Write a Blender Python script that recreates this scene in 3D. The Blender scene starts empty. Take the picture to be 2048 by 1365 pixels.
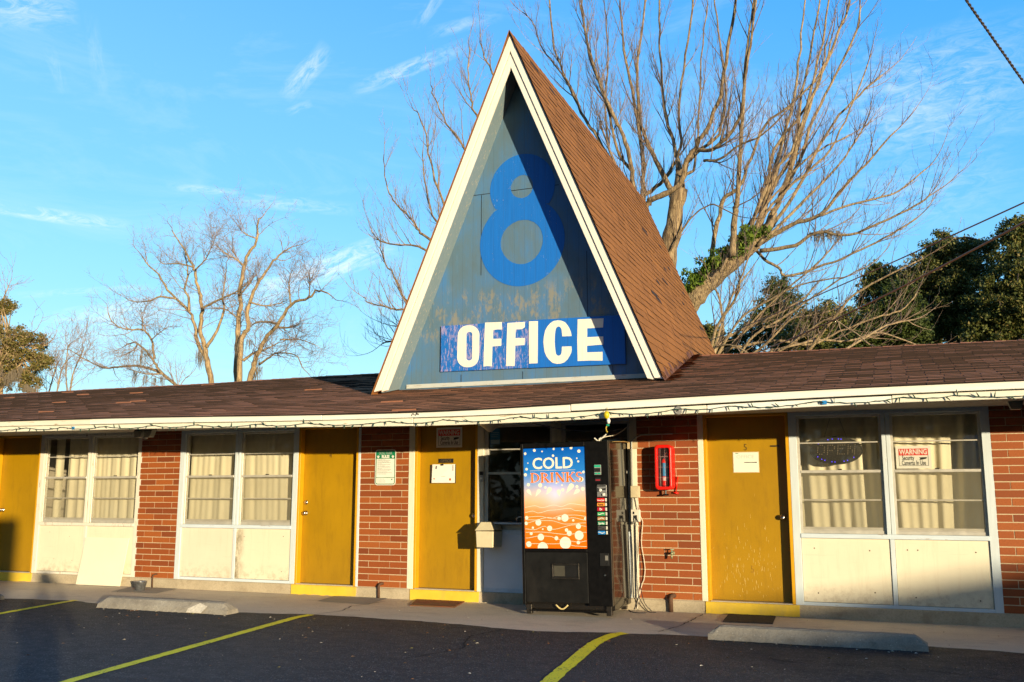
import bpy, bmesh, math, random
import numpy as np
from mathutils import Vector, Matrix
R = math.radians
rnd = random.Random(8)
nrs = np.random.RandomState(8)
SC = bpy.context.scene
COL = SC.collection

# ------------------------------------------------------------------ camera
CAM = Vector((3.03183, -10.94823, 1.16524))
CR = Vector((0.92729424, 0.37433267, 0.00067026))
CU = Vector((0.05912842, -0.1482401, 0.9871822))
CF = Vector((-0.36963391, 0.91536874, 0.15959589))
FPX = 1903.8576
cd = bpy.data.cameras.new('camera'); co = bpy.data.objects.new('camera', cd); COL.objects.link(co)
M = Matrix((CR, CU, -CF)).transposed().to_4x4(); M.translation = CAM
co.matrix_world = M
cd.sensor_width = 36; cd.lens = FPX / 2048 * 36; cd.clip_end = 2000; cd.clip_start = 0.05
SC.camera = co
SUN = Vector((0.7355, -0.6728, 0.0815)).normalized()

def ray(px, py):
    return (CF + CR * ((px - 1024) / FPX) - CU * ((py - 682.5) / FPX)).normalized()
def at(px, py, Y):
    d = ray(px, py); return CAM + d * ((Y - CAM.y) / d.y)
def lotz(y): return -0.165 + 0.027 * (y + 1.6)
def walkz(y): return -0.13 + 0.0215 * y
def lerp(a, b, t): return a + (b - a) * t
def interp(tab, x):
    if x <= tab[0][0]: return tab[0][1]
    for (x0, z0), (x1, z1) in zip(tab, tab[1:]):
        if x <= x1: return lerp(z0, z1, (x - x0) / (x1 - x0))
    return tab[-1][1]

# ------------------------------------------------------------------ objects
WL = {}
def tag(o, label=None, cat=None, group=None, kind=None):
    if label: o['label'] = label
    if cat: o['category'] = cat
    if group: o['group'] = group
    if kind: o['kind'] = kind
    return o
def empty(name, loc, label, cat, group=None):
    o = bpy.data.objects.new(name, None); COL.objects.link(o); o.location = loc
    WL[o.name] = Vector(loc); o.empty_display_size = 0.1
    return tag(o, label, cat, group)

class MB:
    def __init__(s): s.v = []; s.f = []; s.m = []; s.mi = 0; s.uv = {}
    def add(s, vs, fs):
        n = len(s.v); s.v += [tuple(p) for p in vs]
        for f in fs: s.f.append(tuple(i + n for i in f)); s.m.append(s.mi)
    def box(s, x0, x1, y0, y1, z0, z1):
        s.add([(x0,y0,z0),(x1,y0,z0),(x1,y1,z0),(x0,y1,z0),(x0,y0,z1),(x1,y0,z1),(x1,y1,z1),(x0,y1,z1)],
              [(0,1,5,4),(1,2,6,5),(2,3,7,6),(3,0,4,7),(4,5,6,7),(3,2,1,0)])
    def quad(s, a, b, c, d): s.add([a,b,c,d], [(0,1,2,3)])
    def prism(s, pts, d):
        """polygon pts (front, counter-clockwise seen from front) pushed along -d for thickness"""
        n = len(pts); d = Vector(d); P = [Vector(p) for p in pts]
        s.add(P + [p + d for p in P], [tuple(range(n)), tuple(range(2*n-1, n-1, -1))] + [((i+1) % n, i, i + n, (i+1) % n + n) for i in range(n)])
    def ring(s, outer, inner, d):
        n = len(outer); d = Vector(d)
        vs = [Vector(p) for p in outer] + [Vector(p) for p in inner]
        vs += [p + d for p in vs]
        fs = []
        for i in range(n):
            j = (i + 1) % n
            fs += [(i, j, n + j, n + i), (j, i, 2*n + i, 2*n + j), (n + i, n + j, 3*n + j, 3*n + i)]
        s.add(vs, fs)
    def tube(s, pts, rad, n=6, cap=True):
        P = [Vector(p) for p in pts]; k = len(P)
        if not hasattr(rad, '__len__'): rad = [rad] * k
        T = []
        for i in range(k):
            t = P[min(i+1, k-1)] - P[max(i-1, 0)]
            T.append(t.normalized() if t.length > 1e-9 else Vector((0,0,1)))
        a = T[0].orthogonal().normalized(); vs = []
        for i in range(k):
            a = (a - T[i] * a.dot(T[i]))
            a = a.normalized() if a.length > 1e-6 else T[i].orthogonal().normalized()
            b = T[i].cross(a)
            for j in range(n):
                q = 2 * math.pi * j / n
                vs.append(P[i] + (a * math.cos(q) + b * math.sin(q)) * rad[i])
        fs = []
        for i in range(k - 1):
            for j in range(n):
                j2 = (j + 1) % n
                fs.append((i*n + j, i*n + j2, (i+1)*n + j2, (i+1)*n + j))
        if cap: fs += [tuple(range(n-1, -1, -1)), tuple(range((k-1)*n, k*n))]
        s.add(vs, fs)
    def lathe(s, c, prof, n=20, axis='z', sx=1, sy=1):
        c = Vector(c); vs = []; k = len(prof)
        for r, h in prof:
            for j in range(n):
                q = 2 * math.pi * j / n; a, b = r * math.cos(q) * sx, r * math.sin(q) * sy
                vs.append(c + (Vector((a, b, h)) if axis == 'z' else Vector((a, -h, b))))
        fs = []
        for i in range(k - 1):
            for j in range(n):
                j2 = (j + 1) % n; f = (i*n + j, i*n + j2, (i+1)*n + j2, (i+1)*n + j)
                fs.append(f)
        fs += [tuple(range(n-1, -1, -1)), tuple(range((k-1)*n, k*n))]
        s.add(vs, fs)
    def disc(s, c, r, n=14, d=0.002, rx=None):
        c = Vector(c); rx = rx or r
        s.prism([c + Vector((rx * math.cos(2*math.pi*i/n), 0, r * math.sin(2*math.pi*i/n))) for i in range(n)], (0, d, 0))

def build(name, mb, mat, parent=None, origin=None, bevel=0, smooth=False, seg=1):
    """link a mesh builder (world coordinates) as one object"""
    if origin is None: origin = WL[parent.name] if parent is not None else Vector((0,0,0))
    origin = Vector(origin)
    me = bpy.data.meshes.new(name)
    me.from_pydata([(x - origin.x, y - origin.y, z - origin.z) for x, y, z in mb.v], [], mb.f)
    mats = mat if isinstance(mat, (list, tuple)) else [mat]
    for m in mats: me.materials.append(m)
    if len(mats) > 1: me.polygons.foreach_set('material_index', mb.m)
    me.update()
    o = bpy.data.objects.new(name, me); COL.objects.link(o)
    if parent is not None:
        o.parent = parent; o.location = origin - WL[parent.name]
    else: o.location = origin
    WL[o.name] = origin
    if smooth: me.polygons.foreach_set('use_smooth', [True] * len(me.polygons))
    if bevel:
        b = o.modifiers.new('bevel', 'BEVEL'); b.width = bevel; b.segments = seg; b.limit_method = 'ANGLE'; b.angle_limit = R(40)
    return o
def copy_tree(o, parent=None):
    c = o.copy(); COL.objects.link(c)
    if parent is not None: c.parent = parent
    WL[c.name] = WL[o.name]
    for ch in list(o.children): copy_tree(ch, c)
    return c

# ------------------------------------------------------------------ materials
class NT:
    def __init__(s, name, world=False):
        if world: s.mat = name
        else: s.mat = bpy.data.materials.new(name)
        s.mat.use_nodes = True; s.t = s.mat.node_tree; s.t.nodes.clear()
    def n(s, typ, ins=None, **kw):
        nd = s.t.nodes.new(typ)
        for k, v in kw.items(): setattr(nd, k, v)
        for k, v in (ins or {}).items(): s.set(nd, k, v)
        return nd
    def set(s, nd, k, v):
        sock = nd.inputs[k]
        if hasattr(v, 'outputs'): s.t.links.new(v.outputs[0], sock)
        elif isinstance(v, bpy.types.NodeSocket): s.t.links.new(v, sock)
        else:
            if sock.type == 'RGBA' and len(v) == 3: v = (*v, 1)
            sock.default_value = v
    def math(s, op, a, b=0.0, c=0.0, clamp=False):
        nd = s.n('ShaderNodeMath', operation=op, use_clamp=clamp); s.set(nd, 0, a); s.set(nd, 1, b)
        if op in ('MULTIPLY_ADD', 'SMOOTH_MIN'): s.set(nd, 2, c)
        return nd.outputs[0]
    def mix(s, f, a, b, bt='MIX'):
        nd = s.n('ShaderNodeMix', data_type='RGBA', blend_type=bt)
        s.set(nd, 0, f); s.set(nd, 6, a); s.set(nd, 7, b); return nd.outputs[2]
    def ramp(s, f, stops, interp='LINEAR'):
        nd = s.n('ShaderNodeValToRGB'); s.set(nd, 0, f); cr = nd.color_ramp; cr.interpolation = interp
        while len(cr.elements) < len(stops): cr.elements.new(0.5)
        for e, (p, c) in zip(cr.elements, stops):
            e.position = p; e.color = (*c, 1) if hasattr(c, '__len__') else (c, c, c, 1)
        return nd.outputs[0]
    def obj(s): return s.n('ShaderNodeTexCoord').outputs['Object']
    def pos(s): return s.n('ShaderNodeNewGeometry').outputs['Position']
    def map(s, v, sc=(1,1,1), loc=(0,0,0), rot=(0,0,0)):
        return s.n('ShaderNodeMapping', {'Vector': v, 'Scale': sc, 'Location': loc, 'Rotation': rot}).outputs[0]
    def noise(s, v, scale=5, detail=4, rough=.55, dist=0):
        return s.n('ShaderNodeTexNoise', {'Vector': v, 'Scale': scale, 'Detail': detail, 'Roughness': rough, 'Distortion': dist}).outputs[0]
    def bump(s, h, st=.3, d=.01, nrm=None):
        ins = {'Height': h, 'Strength': st, 'Distance': d}
        if nrm is not None: ins['Normal'] = nrm
        return s.n('ShaderNodeBump', ins).outputs[0]
    def rand(s): return s.n('ShaderNodeNewGeometry').outputs['Random Per Island']
    def xyz(s, v):
        nd = s.n('ShaderNodeSeparateXYZ', {0: v}); return nd.outputs
    def bsdf(s, col, rough=.7, bump=None, **kw):
        ins = {'Base Color': col, 'Roughness': rough}
        if bump is not None: ins['Normal'] = bump
        ins.update(kw)
        b = s.n('ShaderNodeBsdfPrincipled', ins); return b.outputs[0]
    def out(s, sh): s.n('ShaderNodeOutputMaterial', {'Surface': sh}); return s.mat

def plain(name, col, rough=.6, metal=0, var=.12, scale=9, bump=0, dirt=None, spec=.4):
    t = NT(name); v = t.pos(); n1 = t.noise(v, scale, 5, .6)
    lo = tuple(c * (1 - var) for c in col); hi = tuple(min(1, c * (1 + var)) for c in col)
    c = t.ramp(n1, [(.3, lo), (.7, hi)])
    if dirt:
        n2 = t.noise(t.map(v, (1, 1, .35)), 3.2, 6, .7)
        c = t.mix(t.ramp(n2, [(.5, 0), (.75, dirt[1])]), c, dirt[0])
    ro = t.math('MULTIPLY_ADD', n1, .25, rough - .12)
    return t.out(t.bsdf(c, ro, t.bump(t.noise(v, scale * 9, 3), bump, .004) if bump else None, Metallic=metal, **{'Specular IOR Level': spec}))

def mat_paint(name, col, chip=(.35, .27, .18), amount=.62, rough=.55, grain='z', streak=0.0):
    """old brushed paint: faint streaks along the grain, chips showing wood, soft dirt"""
    t = NT(name); v = t.pos()
    sc = (14, 14, 1.2) if grain == 'z' else (1.2, 14, 14)
    g = t.noise(t.map(v, sc), 3, 5, .6)
    c = t.ramp(g, [(.25, tuple(x * .86 for x in col)), (.7, col)])
    big = t.noise(v, 1.7, 5, .6)
    c = t.mix(t.ramp(big, [(.45, 0), (.8, .28)]), c, tuple(x * .78 * y for x, y in zip(col, (1, .95, .85))))
    ch = t.noise(t.map(v, tuple(x * .6 for x in sc)), 5, 8, .68)
    c = t.mix(t.ramp(ch, [(amount, 0), (amount + .025, 1)]), c, chip)
    h = t.math('ADD', t.math('MULTIPLY', g, .5), t.ramp(ch, [(amount, 1), (amount + .03, 0)]))
    return t.out(t.bsdf(c, rough, t.bump(h, .25, .004)))

def mat_brick():
    t = NT('brick'); v = t.pos(); r = t.rand()
    c = t.ramp(r, [(0, (.20, .042, .008)), (.3, (.29, .064, .009)), (.7, (.33, .076, .010)), (1, (.38, .10, .016))])
    n = t.noise(v, 60, 5, .7)
    c = t.mix(t.ramp(n, [(.35, .35), (.6, 0)]), c, (.20, .045, .010))
    sp = t.noise(v, 26, 6, .75)
    low = t.xyz(v)[2]
    th = t.math('MULTIPLY_ADD', t.math('MINIMUM', t.math('MAXIMUM', low, 0.), 1.), .12, .665)
    fl = t.math('MULTIPLY', t.math('GREATER_THAN', sp, th), .8)
    c = t.mix(fl, c, (.62, .50, .36))
    return t.out(t.bsdf(c, .72, t.bump(n, .5, .003)))
def mat_mortar():
    t = NT('mortar'); v = t.pos(); n = t.noise(v, 50, 5, .7)
    return t.out(t.bsdf(t.ramp(n, [(.3, (.47, .36, .22)), (.7, (.62, .49, .31))]), .9, t.bump(n, .4, .002)))
def mat_concrete(name, a, b, stain=(.2, .15, .1), sc=1.0, spec=False, sa=.55):
    t = NT(name); v = t.pos()
    n1 = t.noise(v, 1.3 * sc, 8, .65); n2 = t.noise(v, 70, 4, .7); n3 = t.noise(t.map(v, (1, 2.5, 1)), 3.1 * sc, 6, .7)
    c = t.ramp(n1, [(.3, a), (.7, b)])
    c = t.mix(t.ramp(n3, [(.52, 0), (.72, sa)]), c, stain)
    c = t.mix(t.ramp(n2, [(.3, .45), (.55, 0)]), c, tuple(x * .55 for x in a))
    if spec:
        vo = t.n('ShaderNodeTexVoronoi', {'Vector': v, 'Scale': 60.}, feature='F1')
        k = t.math('MULTIPLY', t.math('LESS_THAN', vo.outputs[0], .28), t.math('GREATER_THAN', t.noise(v, 30, 2), .62))
        c = t.mix(k, c, (.50, .45, .36))
    return t.out(t.bsdf(c, .9, t.bump(t.math('ADD', n2, t.math('MULTIPLY', n3, 1.5)), .55, .006)))
def mat_asphalt():
    t = NT('asphalt'); v = t.pos()
    vo = t.n('ShaderNodeTexVoronoi', {'Vector': v, 'Scale': 95.}); vd = vo.outputs['Distance']
    rc = t.xyz(vo.outputs['Color'])[0]
    base = t.ramp(rc, [(0, (.007, .007, .0085)), (.6, (.015, .015, .0165)), (.9, (.036, .035, .036)), (1, (.16, .15, .145))])
    big = t.noise(v, .55, 6, .65); mid = t.noise(t.map(v, (1, 1.6, 1)), 4.5, 6, .7)
    c = t.mix(t.ramp(big, [(.35, 0), (.7, .5)]), base, (.034, .030, .027))
    c = t.mix(t.ramp(mid, [(.55, 0), (.8, .6)]), c, (.008, .0075, .0075))
    sc = t.noise(t.map(v, (.6, 5, 1), rot=(0, 0, .5)), 3.3, 8, .75)
    c = t.mix(t.math('MULTIPLY', t.ramp(sc, [(.60, 0), (.70, .55)]), t.ramp(big, [(.5, 0), (.6, 1)])), c, (.26, .25, .24))
    h = t.math('ADD', t.math('MULTIPLY', vd, -1.), t.math('MULTIPLY', t.noise(v, 22, 4), .6))
    ro = t.ramp(mid, [(.3, .62), (.7, .85)])
    return t.out(t.bsdf(c, ro, t.bump(h, .8, .008)))
def mat_stripe():
    t = NT('road_paint'); v = t.pos()
    n = t.noise(v, 38, 6, .75); w = t.noise(v, 3, 5, .6)
    c = t.mix(t.ramp(w, [(.4, 0), (.75, .5)]), (.95, .74, .010), (.66, .52, .03))
    f = t.math('GREATER_THAN', t.math('ADD', n, t.math('MULTIPLY', w, .22)), .715)
    c = t.mix(f, c, (.05, .045, .035))
    return t.out(t.bsdf(c, .65, t.bump(n, .4, .004)))
def mat_shingle(name, a, b, cdark, lift=.0):
    t = NT(name); v = t.pos(); r = t.rand()
    c = t.ramp(r, [(0, tuple(lerp(p, q, .35) for p, q in zip(a, b))), (.85, b), (1, tuple(x * 1.1 for x in b))])
    g = t.noise(v, 120, 3, .7)
    c = t.mix(t.ramp(g, [(.35, .55), (.6, 0)]), c, cdark)
    big = t.noise(t.map(v, (.5, 1, 1)), 1.1, 6, .65)
    c = t.mix(t.ramp(big, [(.4, 0), (.72, .35)]), c, cdark)
    return t.out(t.bsdf(c, .92, t.bump(g, .3, .003), **{'Specular IOR Level': .2}))
def mat_gable(name, over=None, groove=.22):
    """weathered grooved plywood, blue-grey paint worn through in patches; over = a second paint coat"""
    t = NT(name); v = t.pos(); x = t.xyz(v)[0]; z = t.xyz(v)[2]
    fine = t.noise(t.map(v, (26, 26, .9)), 2.2, 7, .72)
    big = t.noise(t.map(v, (1.3, 1, .8)), 1.6, 6, .62)
    c = t.ramp(big, [(.30, (.085, .150, .195)), (.46, (.080, .178, .28)), (.58, (.060, .195, .40)), (.70, (.030, .20, .54))])
    c = t.mix(t.ramp(fine, [(.35, .5), (.66, .1)]), c, (.115, .15, .17))
    pat = t.noise(t.map(v, (3.4, 1, 1.6)), 2.1, 8, .72)
    lowm = t.ramp(t.math('MULTIPLY_ADD', z, .2, 0.), [(.62, .0), (.67, 1), (.76, 1), (.80, .0)])
    bare = t.math('MULTIPLY', t.ramp(pat, [(.51, 0), (.60, .8)]), lowm)
    c = t.mix(bare, c, (.25, .235, .18))
    c = t.mix(t.ramp(fine, [(.66, 0), (.72, .5)]), c, (.40, .36, .28))
    if over:
        # chips gather along the lower half of the coat
        chip = t.noise(t.map(v, (30, 30, 6)), 2.0, 8, .75)
        wear = t.noise(v, 3.1, 4, .6)
        k = t.math('GREATER_THAN', t.math('ADD', chip, t.math('MULTIPLY', wear, over[2])), over[1])
        oc = t.ramp(fine, [(.3, tuple(q * .82 for q in over[0])), (.65, over[0])])
        c = t.mix(k, oc, over[3] if len(over) > 3 else c)
    gr = t.math('LESS_THAN', t.math('ABSOLUTE', t.math('SUBTRACT', t.math('FRACT', t.math('MULTIPLY', x, 6.6)), .5)), .022)
    c = t.mix(t.math('MULTIPLY', gr, groove), c, (.025, .05, .08))
    h = t.math('SUBTRACT', t.math('MULTIPLY', fine, .4), gr) if groove else fine
    return t.out(t.bsdf(c, .68, t.bump(h, .5, .005)))
def mat_door():
    t = NT('mustard_paint'); v = t.pos(); z = t.xyz(v)[2]
    g = t.noise(t.map(v, (22, 22, 1.4)), 2.4, 7, .7); big = t.noise(v, 1.4, 5, .6)
    c = t.ramp(big, [(.3, (.34, .182, .0012)), (.7, (.43, .232, .0018))])
    low = t.ramp(z, [(.0, .28), (.7, 0)])
    c = t.mix(low, c, (.36, .19, .02))
    c = t.mix(t.ramp(t.noise(t.map(v, (5, 5, 1)), 2.6, 7, .72), [(.5, 0), (.78, .5)]), c, (.22, .115, .006))
    k = t.math('GREATER_THAN', t.math('ADD', t.noise(t.map(v, (40, 40, 3)), 2, 8, .75), t.ramp(z, [(0, .05), (.9, 0)])), .735)
    c = t.mix(t.math('MULTIPLY', k, .8), c, (.80, .55, .16))
    return t.out(t.bsdf(c, .42, t.bump(g, .22, .004)))
def mat_glass(name='window_glass', tint=(.95, .95, .92), haze=.04, hc=(.45, .42, .34)):
    t = NT(name); v = t.pos()
    tr = t.n('ShaderNodeBsdfTransparent', {'Color': (*tint, 1)})
    gl = t.n('ShaderNodeBsdfGlossy', {'Color': (1, 1, 1, 1), 'Roughness': .015})
    lw = t.n('ShaderNodeLayerWeight', {'Blend': .5}); fr = t.math('MULTIPLY_ADD', t.math('POWER', lw.outputs['Facing'], 5.), .9, .045)
    m = t.n('ShaderNodeMixShader'); t.set(m, 0, fr); t.set(m, 1, tr); t.set(m, 2, gl)
    df = t.n('ShaderNodeBsdfDiffuse', {'Color': (*hc, 1)})
    m2 = t.n('ShaderNodeMixShader'); t.set(m2, 0, t.ramp(t.noise(v, 2.2, 6, .7), [(.35, haze * .4), (.75, haze * 1.6)])); t.set(m2, 1, m); t.set(m2, 2, df)
    return t.out(m2.outputs[0])
def mat_screen():
    t = NT('insect_screen'); v = t.pos()
    tr = t.n('ShaderNodeBsdfTransparent', {'Color': (1, 1, 1, 1)})
    df = t.n('ShaderNodeBsdfDiffuse', {'Color': (.44, .385, .25, 1)})
    w = t.noise(t.map(v, (60, 60, 240)), 2, 2)
    m = t.n('ShaderNodeMixShader'); t.set(m, 0, t.ramp(w, [(.3, .20), (.7, .29)])); t.set(m, 1, tr); t.set(m, 2, df)
    return t.out(m.outputs[0])
def mat_curtain():
    t = NT('curtain_cloth'); v = t.pos()
    n = t.noise(t.map(v, (200, 200, 200)), 2, 2); b = t.noise(v, 2.5, 4)
    c = t.ramp(b, [(.3, (.82, .72, .50)), (.7, (.88, .79, .57))])
    d = t.n('ShaderNodeBsdfDiffuse'); t.set(d, 0, c)
    tl = t.n('ShaderNodeBsdfTranslucent', {'Color': (.55, .47, .3, 1)})
    m = t.n('ShaderNodeMixShader', {0: .18}); t.set(m, 1, d); t.set(m, 2, tl)
    return t.out(m.outputs[0])
def mat_bark(name, a, b, sc=9):
    t = NT(name); v = t.pos(); n = t.noise(t.map(v, (1, 1, .22)), sc * 1.8, 7, .75, .6); f = t.noise(v, sc * 5, 4, .7)
    c = t.ramp(n, [(.38, tuple(q * .45 for q in a)), (.47, a), (.62, b)])
    return t.out(t.bsdf(c, .9, t.bump(t.math('ADD', n, t.math('MULTIPLY', f, .4)), .8, .03)))
def mat_leaf(name, stops, tr=.25):
    t = NT(name); r = t.rand()
    c = t.ramp(r, stops)
    d = t.bsdf(c, .6, None, **{'Specular IOR Level': .3})
    tl = t.n('ShaderNodeBsdfTranslucent'); t.set(tl, 0, c)
    m = t.n('ShaderNodeMixShader', {0: tr}); t.set(m, 1, d); t.set(m, 2, tl)
    return t.out(m.outputs[0])
def mat_emit(name, col, st):
    t = NT(name); e = t.n('ShaderNodeEmission', {'Color': (*col, 1), 'Strength': st}); return t.out(e.outputs[0])

BRICK = mat_brick(); MORTAR = mat_mortar()
FOOT = mat_concrete('footing_concrete', (.40, .32, .21), (.58, .48, .33), (.22, .14, .08))
WALK = mat_concrete('walkway_concrete', (.58, .485, .37), (.70, .59, .455), (.37, .285, .205), .8)
STOPM = mat_concrete('parking_stop_concrete', (.24, .205, .16), (.38, .335, .265), (.12, .098, .072), 2.2, True)
ASPH = mat_asphalt(); STRIPE = mat_stripe()
STEPY = plain('step_yellow_paint', (.80, .53, .045), .6, 0, .1, 4, .4, ((.42, .30, .12), .5))
SHING = mat_shingle('roof_shingles', (.54, .19, .072), (.66, .235, .090), (.34, .128, .055))
SHINGT = mat_shingle('tower_shingles', (.25, .100, .026), (.34, .135, .034), (.17, .070, .022))
SHLIT = plain('sunlit_butt_edge', (.30, .13, .075), .9)
UNDER_SHADE = plain('underlay_and_butt_shade', (.035, .02, .015), .95)
FASC = mat_paint('fascia_paint', (.86, .80, .65), (.45, .33, .20), .62, .55, 'x')
FASCW = mat_paint('fascia_white_paint', (.90, .87, .78), (.42, .30, .17), .70, .5, 'x')
RAKE = mat_paint('bargeboard_paint', (.89, .84, .72), (.45, .32, .18), .70, .5, 'z')
SOFF = plain('soffit_paint', (.26, .245, .22), .8)
FRAME = mat_paint('pale_blue_frame_paint', (.66, .72, .74), (.42, .25, .13), .655, .55, 'z')
FRAMEX = mat_paint('pale_blue_rail_paint', (.66, .74, .79), (.40, .24, .12), .64, .55, 'x')
WHITEF = mat_paint('white_frame_paint', (.84, .77, .60), (.5, .4, .25), .70, .5, 'z')
WORNW = mat_paint('worn_white_frame_paint', (.80, .74, .62), (.36, .25, .15), .60, .6, 'z')
ALU = plain('aluminium_sash', (.62, .57, .48), .42, .35, .12, 12)
def mat_panel(name, col):
    t = NT(name); v = t.pos(); z = t.xyz(v)[2]; n1 = t.noise(v, 2.2, 6, .65); st_ = t.noise(t.map(v, (9, 9, .8)), 2.4, 6, .7); ln = t.noise(t.map(v, (.7, 1, 16)), 3, 4, .6)
    c = t.ramp(n1, [(.3, tuple(q * .93 for q in col)), (.7, col)]); c = t.mix(t.ramp(st_, [(.52, 0), (.76, .30)]), c, (.62, .48, .32)); c = t.mix(t.ramp(ln, [(.60, 0), (.68, .22)]), c, (.60, .50, .36))
    sp = t.math('MULTIPLY', t.ramp(z, [(.02, 1), (.26, 0)]), t.ramp(t.noise(v, 14, 7, .75), [(.46, 0), (.68, .75)])); c = t.mix(sp, c, (.38, .27, .16))
    return t.out(t.bsdf(c, .6, t.bump(n1, .15, .01)))
PANEL = mat_panel('cream_panel', (.82, .73, .54))
PANELP = mat_panel('pinkish_panel', (.82, .69, .53))
PANELB = plain('office_panel_paint', (.76, .79, .82), .6, 0, .05, 3)
DOORM = mat_door()
JAMBY = plain('mustard_jamb', (.66, .335, .008), .45, 0, .08, 8)
GLASS = mat_glass(); GLASSO = mat_glass('office_glass', (.62, .64, .62), .02)
SCREEN = mat_screen(); CURT = mat_curtain()
DARK = plain('dark_room', (.10, .09, .075), .9)
ROOMW = plain('room_wall', (.40, .34, .25), .9)
METAL = plain('brushed_metal', (.55, .50, .43), .28, 1, .1, 40)
DARKMET = plain('dark_metal', (.10, .085, .07), .35, .9)
BLACK = plain('black_plastic', (.006, .0055, .0055), .34, 0, .3, 20, 0, ((.012, .011, .010), .4), .16)
BLACKM = plain('matt_black_panel', (.010, .0095, .009), .55, 0, .4, 5, .1, ((.030, .026, .022), .6), .16)
RUST = plain('rusty_pipe', (.11, .055, .03), .8, .2, .3, 40, .4)
GABLE = mat_gable('gable_boards')
NUM8 = mat_gable('numeral_blue_paint', ((.0008, .155, .60), .775, .24, (.50, .46, .40)))
SIGNL = mat_gable('sign_blue_worn', ((.003, .15, .56), .70, .3, (.30, .27, .50)))
SIGNR = mat_gable('sign_blue', ((.001, .15, .60), .86, .2, (.30, .27, .35)))
CREAM = mat_paint('cream_lettering', (.89, .85, .72), (.30, .18, .14), .70, .55, 'z')
RED = plain('red_plastic', (.78, .012, .006), .35, 0, .05)
DRED = plain('dark_red_inside', (.22, .010, .014), .5)
WHITE = plain('white_paint', (.82, .78, .70), .5, 0, .04)
GREEN = plain('sign_green', (.005, .20, .085), .5, 0, .05)
INK = plain('black_ink', (.012, .012, .013), .6, 0, .05)
BLUE = plain('blue_label', (.03, .30, .58), .5, 0, .05)
SIGNRED = plain('sign_red', (.72, .022, .016), .5, 0, .05)
CREAMP = plain('mailbox_paint', (.66, .56, .36), .5, 0, .06, 20, .15)
CABW = plain('white_cable', (.68, .60, .46), .6)
CABB = plain('dark_cable', (.02, .022, .028), .6)
GRN = plain('green_wire', (.012, .045, .022), .5)
GREYC = plain('conduit_grey', (.42, .42, .38), .5)
print('materials done')

# ================================================================== GROUND, LOT, WALKWAY
def sheet(name, xs, ys, zf, mat, kind='structure'):
    vs = [(x, y, zf(x, y)) for y in ys for x in xs]; nx = len(xs)
    fs = [(j*nx + i, j*nx + i + 1, (j+1)*nx + i + 1, (j+1)*nx + i) for j in range(len(ys)-1) for i in range(nx-1)]
    m = MB(); m.add(vs, fs); o = build(name, m, mat); tag(o, kind=kind); return o
GRASS = plain('ground_grass', (.06, .075, .025), .95, 0, .4, 1.5, .5, ((.16, .12, .06), .7))
def gz(x, y): return -0.3 if y > -1 else (lotz(y) - 0.05 if y > -45 else lotz(-45) - 0.05)
sheet('ground', [-500, -60, -30, 0, 30, 60, 500], [-500, -90, -45, -20, -1.05, -1, 60, 150, 500], gz, GRASS)
sheet('walkway', [x * .5 for x in range(-40, 21)], [-2.1, -1.6, -1.2, -.8, -.4, 0.02], lambda x, y: walkz(y), WALK)
EDGE = [(-20, -1.62), (-7.9, -1.62), (-6.8, -1.50), (-5.25, -1.80), (-3.9, -1.66), (-3.05, -1.52), (-1.6, -1.60), (-.45, -1.80), (.24, -1.66), (.9, -1.57), (2.2, -1.46), (3.23, -1.42), (3.92, -1.50), (10, -1.55)]
def edge(x): return interp(EDGE, x) + .012 * math.sin(x * 9.1) + .009 * math.sin(x * 23.7 + 1)
m = MB(); xs = [-45, -30] + [-20 + .1 * i for i in range(301)] + [20, 40]
ks = [0, .03, .2, .6, 1.5, 3, 6, 12, 43]
for x in xs:
    for i, k in enumerate(ks):
        y = edge(x) - k
        m.v.append((x, y, (walkz(y) + .001) if i == 0 else lotz(y) + .006))
n = len(ks)
for i in range(len(xs) - 1):
    for j in range(n - 1): m.f.append((i*n + j, i*n + j + 1, (i+1)*n + j + 1, (i+1)*n + j)); m.m.append(0)
tag(build('parking_lot', m, ASPH), kind='structure')
def stripe(pts, w):
    m = MB(); P = [Vector((x, y, 0)) for x, y in pts]; vs = []
    fine = []
    for a, b in zip(P, P[1:]):
        k = max(2, int((b - a).length / .06))
        fine += [a.lerp(b, i / k) for i in range(k)]
    fine.append(P[-1])
    for i, p in enumerate(fine):
        t = (fine[min(i+1, len(fine)-1)] - fine[max(i-1, 0)]).normalized(); nn = Vector((-t.y, t.x, 0))
        ww = w * .5
        for s in (-1, 1):
            q = p + nn * s * (ww + rnd.uniform(-.006, .006)); vs.append((q.x, q.y, lotz(q.y) + .0105))
    m.add(vs, [(2*i, 2*i+1, 2*i+3, 2*i+2) for i in range(len(fine)-1)])
    return tag(build('parking_stripe', m, STRIPE), kind='structure')
stripe([(-6.74, -1.50), (-6.69, -2.2), (-6.60, -3.5), (-6.4, -5.8)], .105)
stripe([(-3.16, -1.60), (-3.2, -1.85), (-3.0, -5.0), (-2.8, -7.2)], .11)
stripe([(.47, -1.66), (.40, -1.76), (.36, -2.0), (.35, -2.3), (.50, -4.0), (.7, -6.3)], .125)
SCUFF = NT('scuff_dust'); v_ = SCUFF.pos(); tr_ = SCUFF.n('ShaderNodeBsdfTransparent'); df_ = SCUFF.n('ShaderNodeBsdfDiffuse', {'Color': (.30, .28, .25, 1)}); mx_ = SCUFF.n('ShaderNodeMixShader'); SCUFF.set(mx_, 0, SCUFF.ramp(SCUFF.noise(SCUFF.map(v_, (5, 40, 1)), 2.2, 7, .75), [(.5, 0), (.75, .8)])); SCUFF.set(mx_, 1, tr_); SCUFF.set(mx_, 2, df_); SCUFF = SCUFF.out(mx_.outputs[0])
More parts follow.
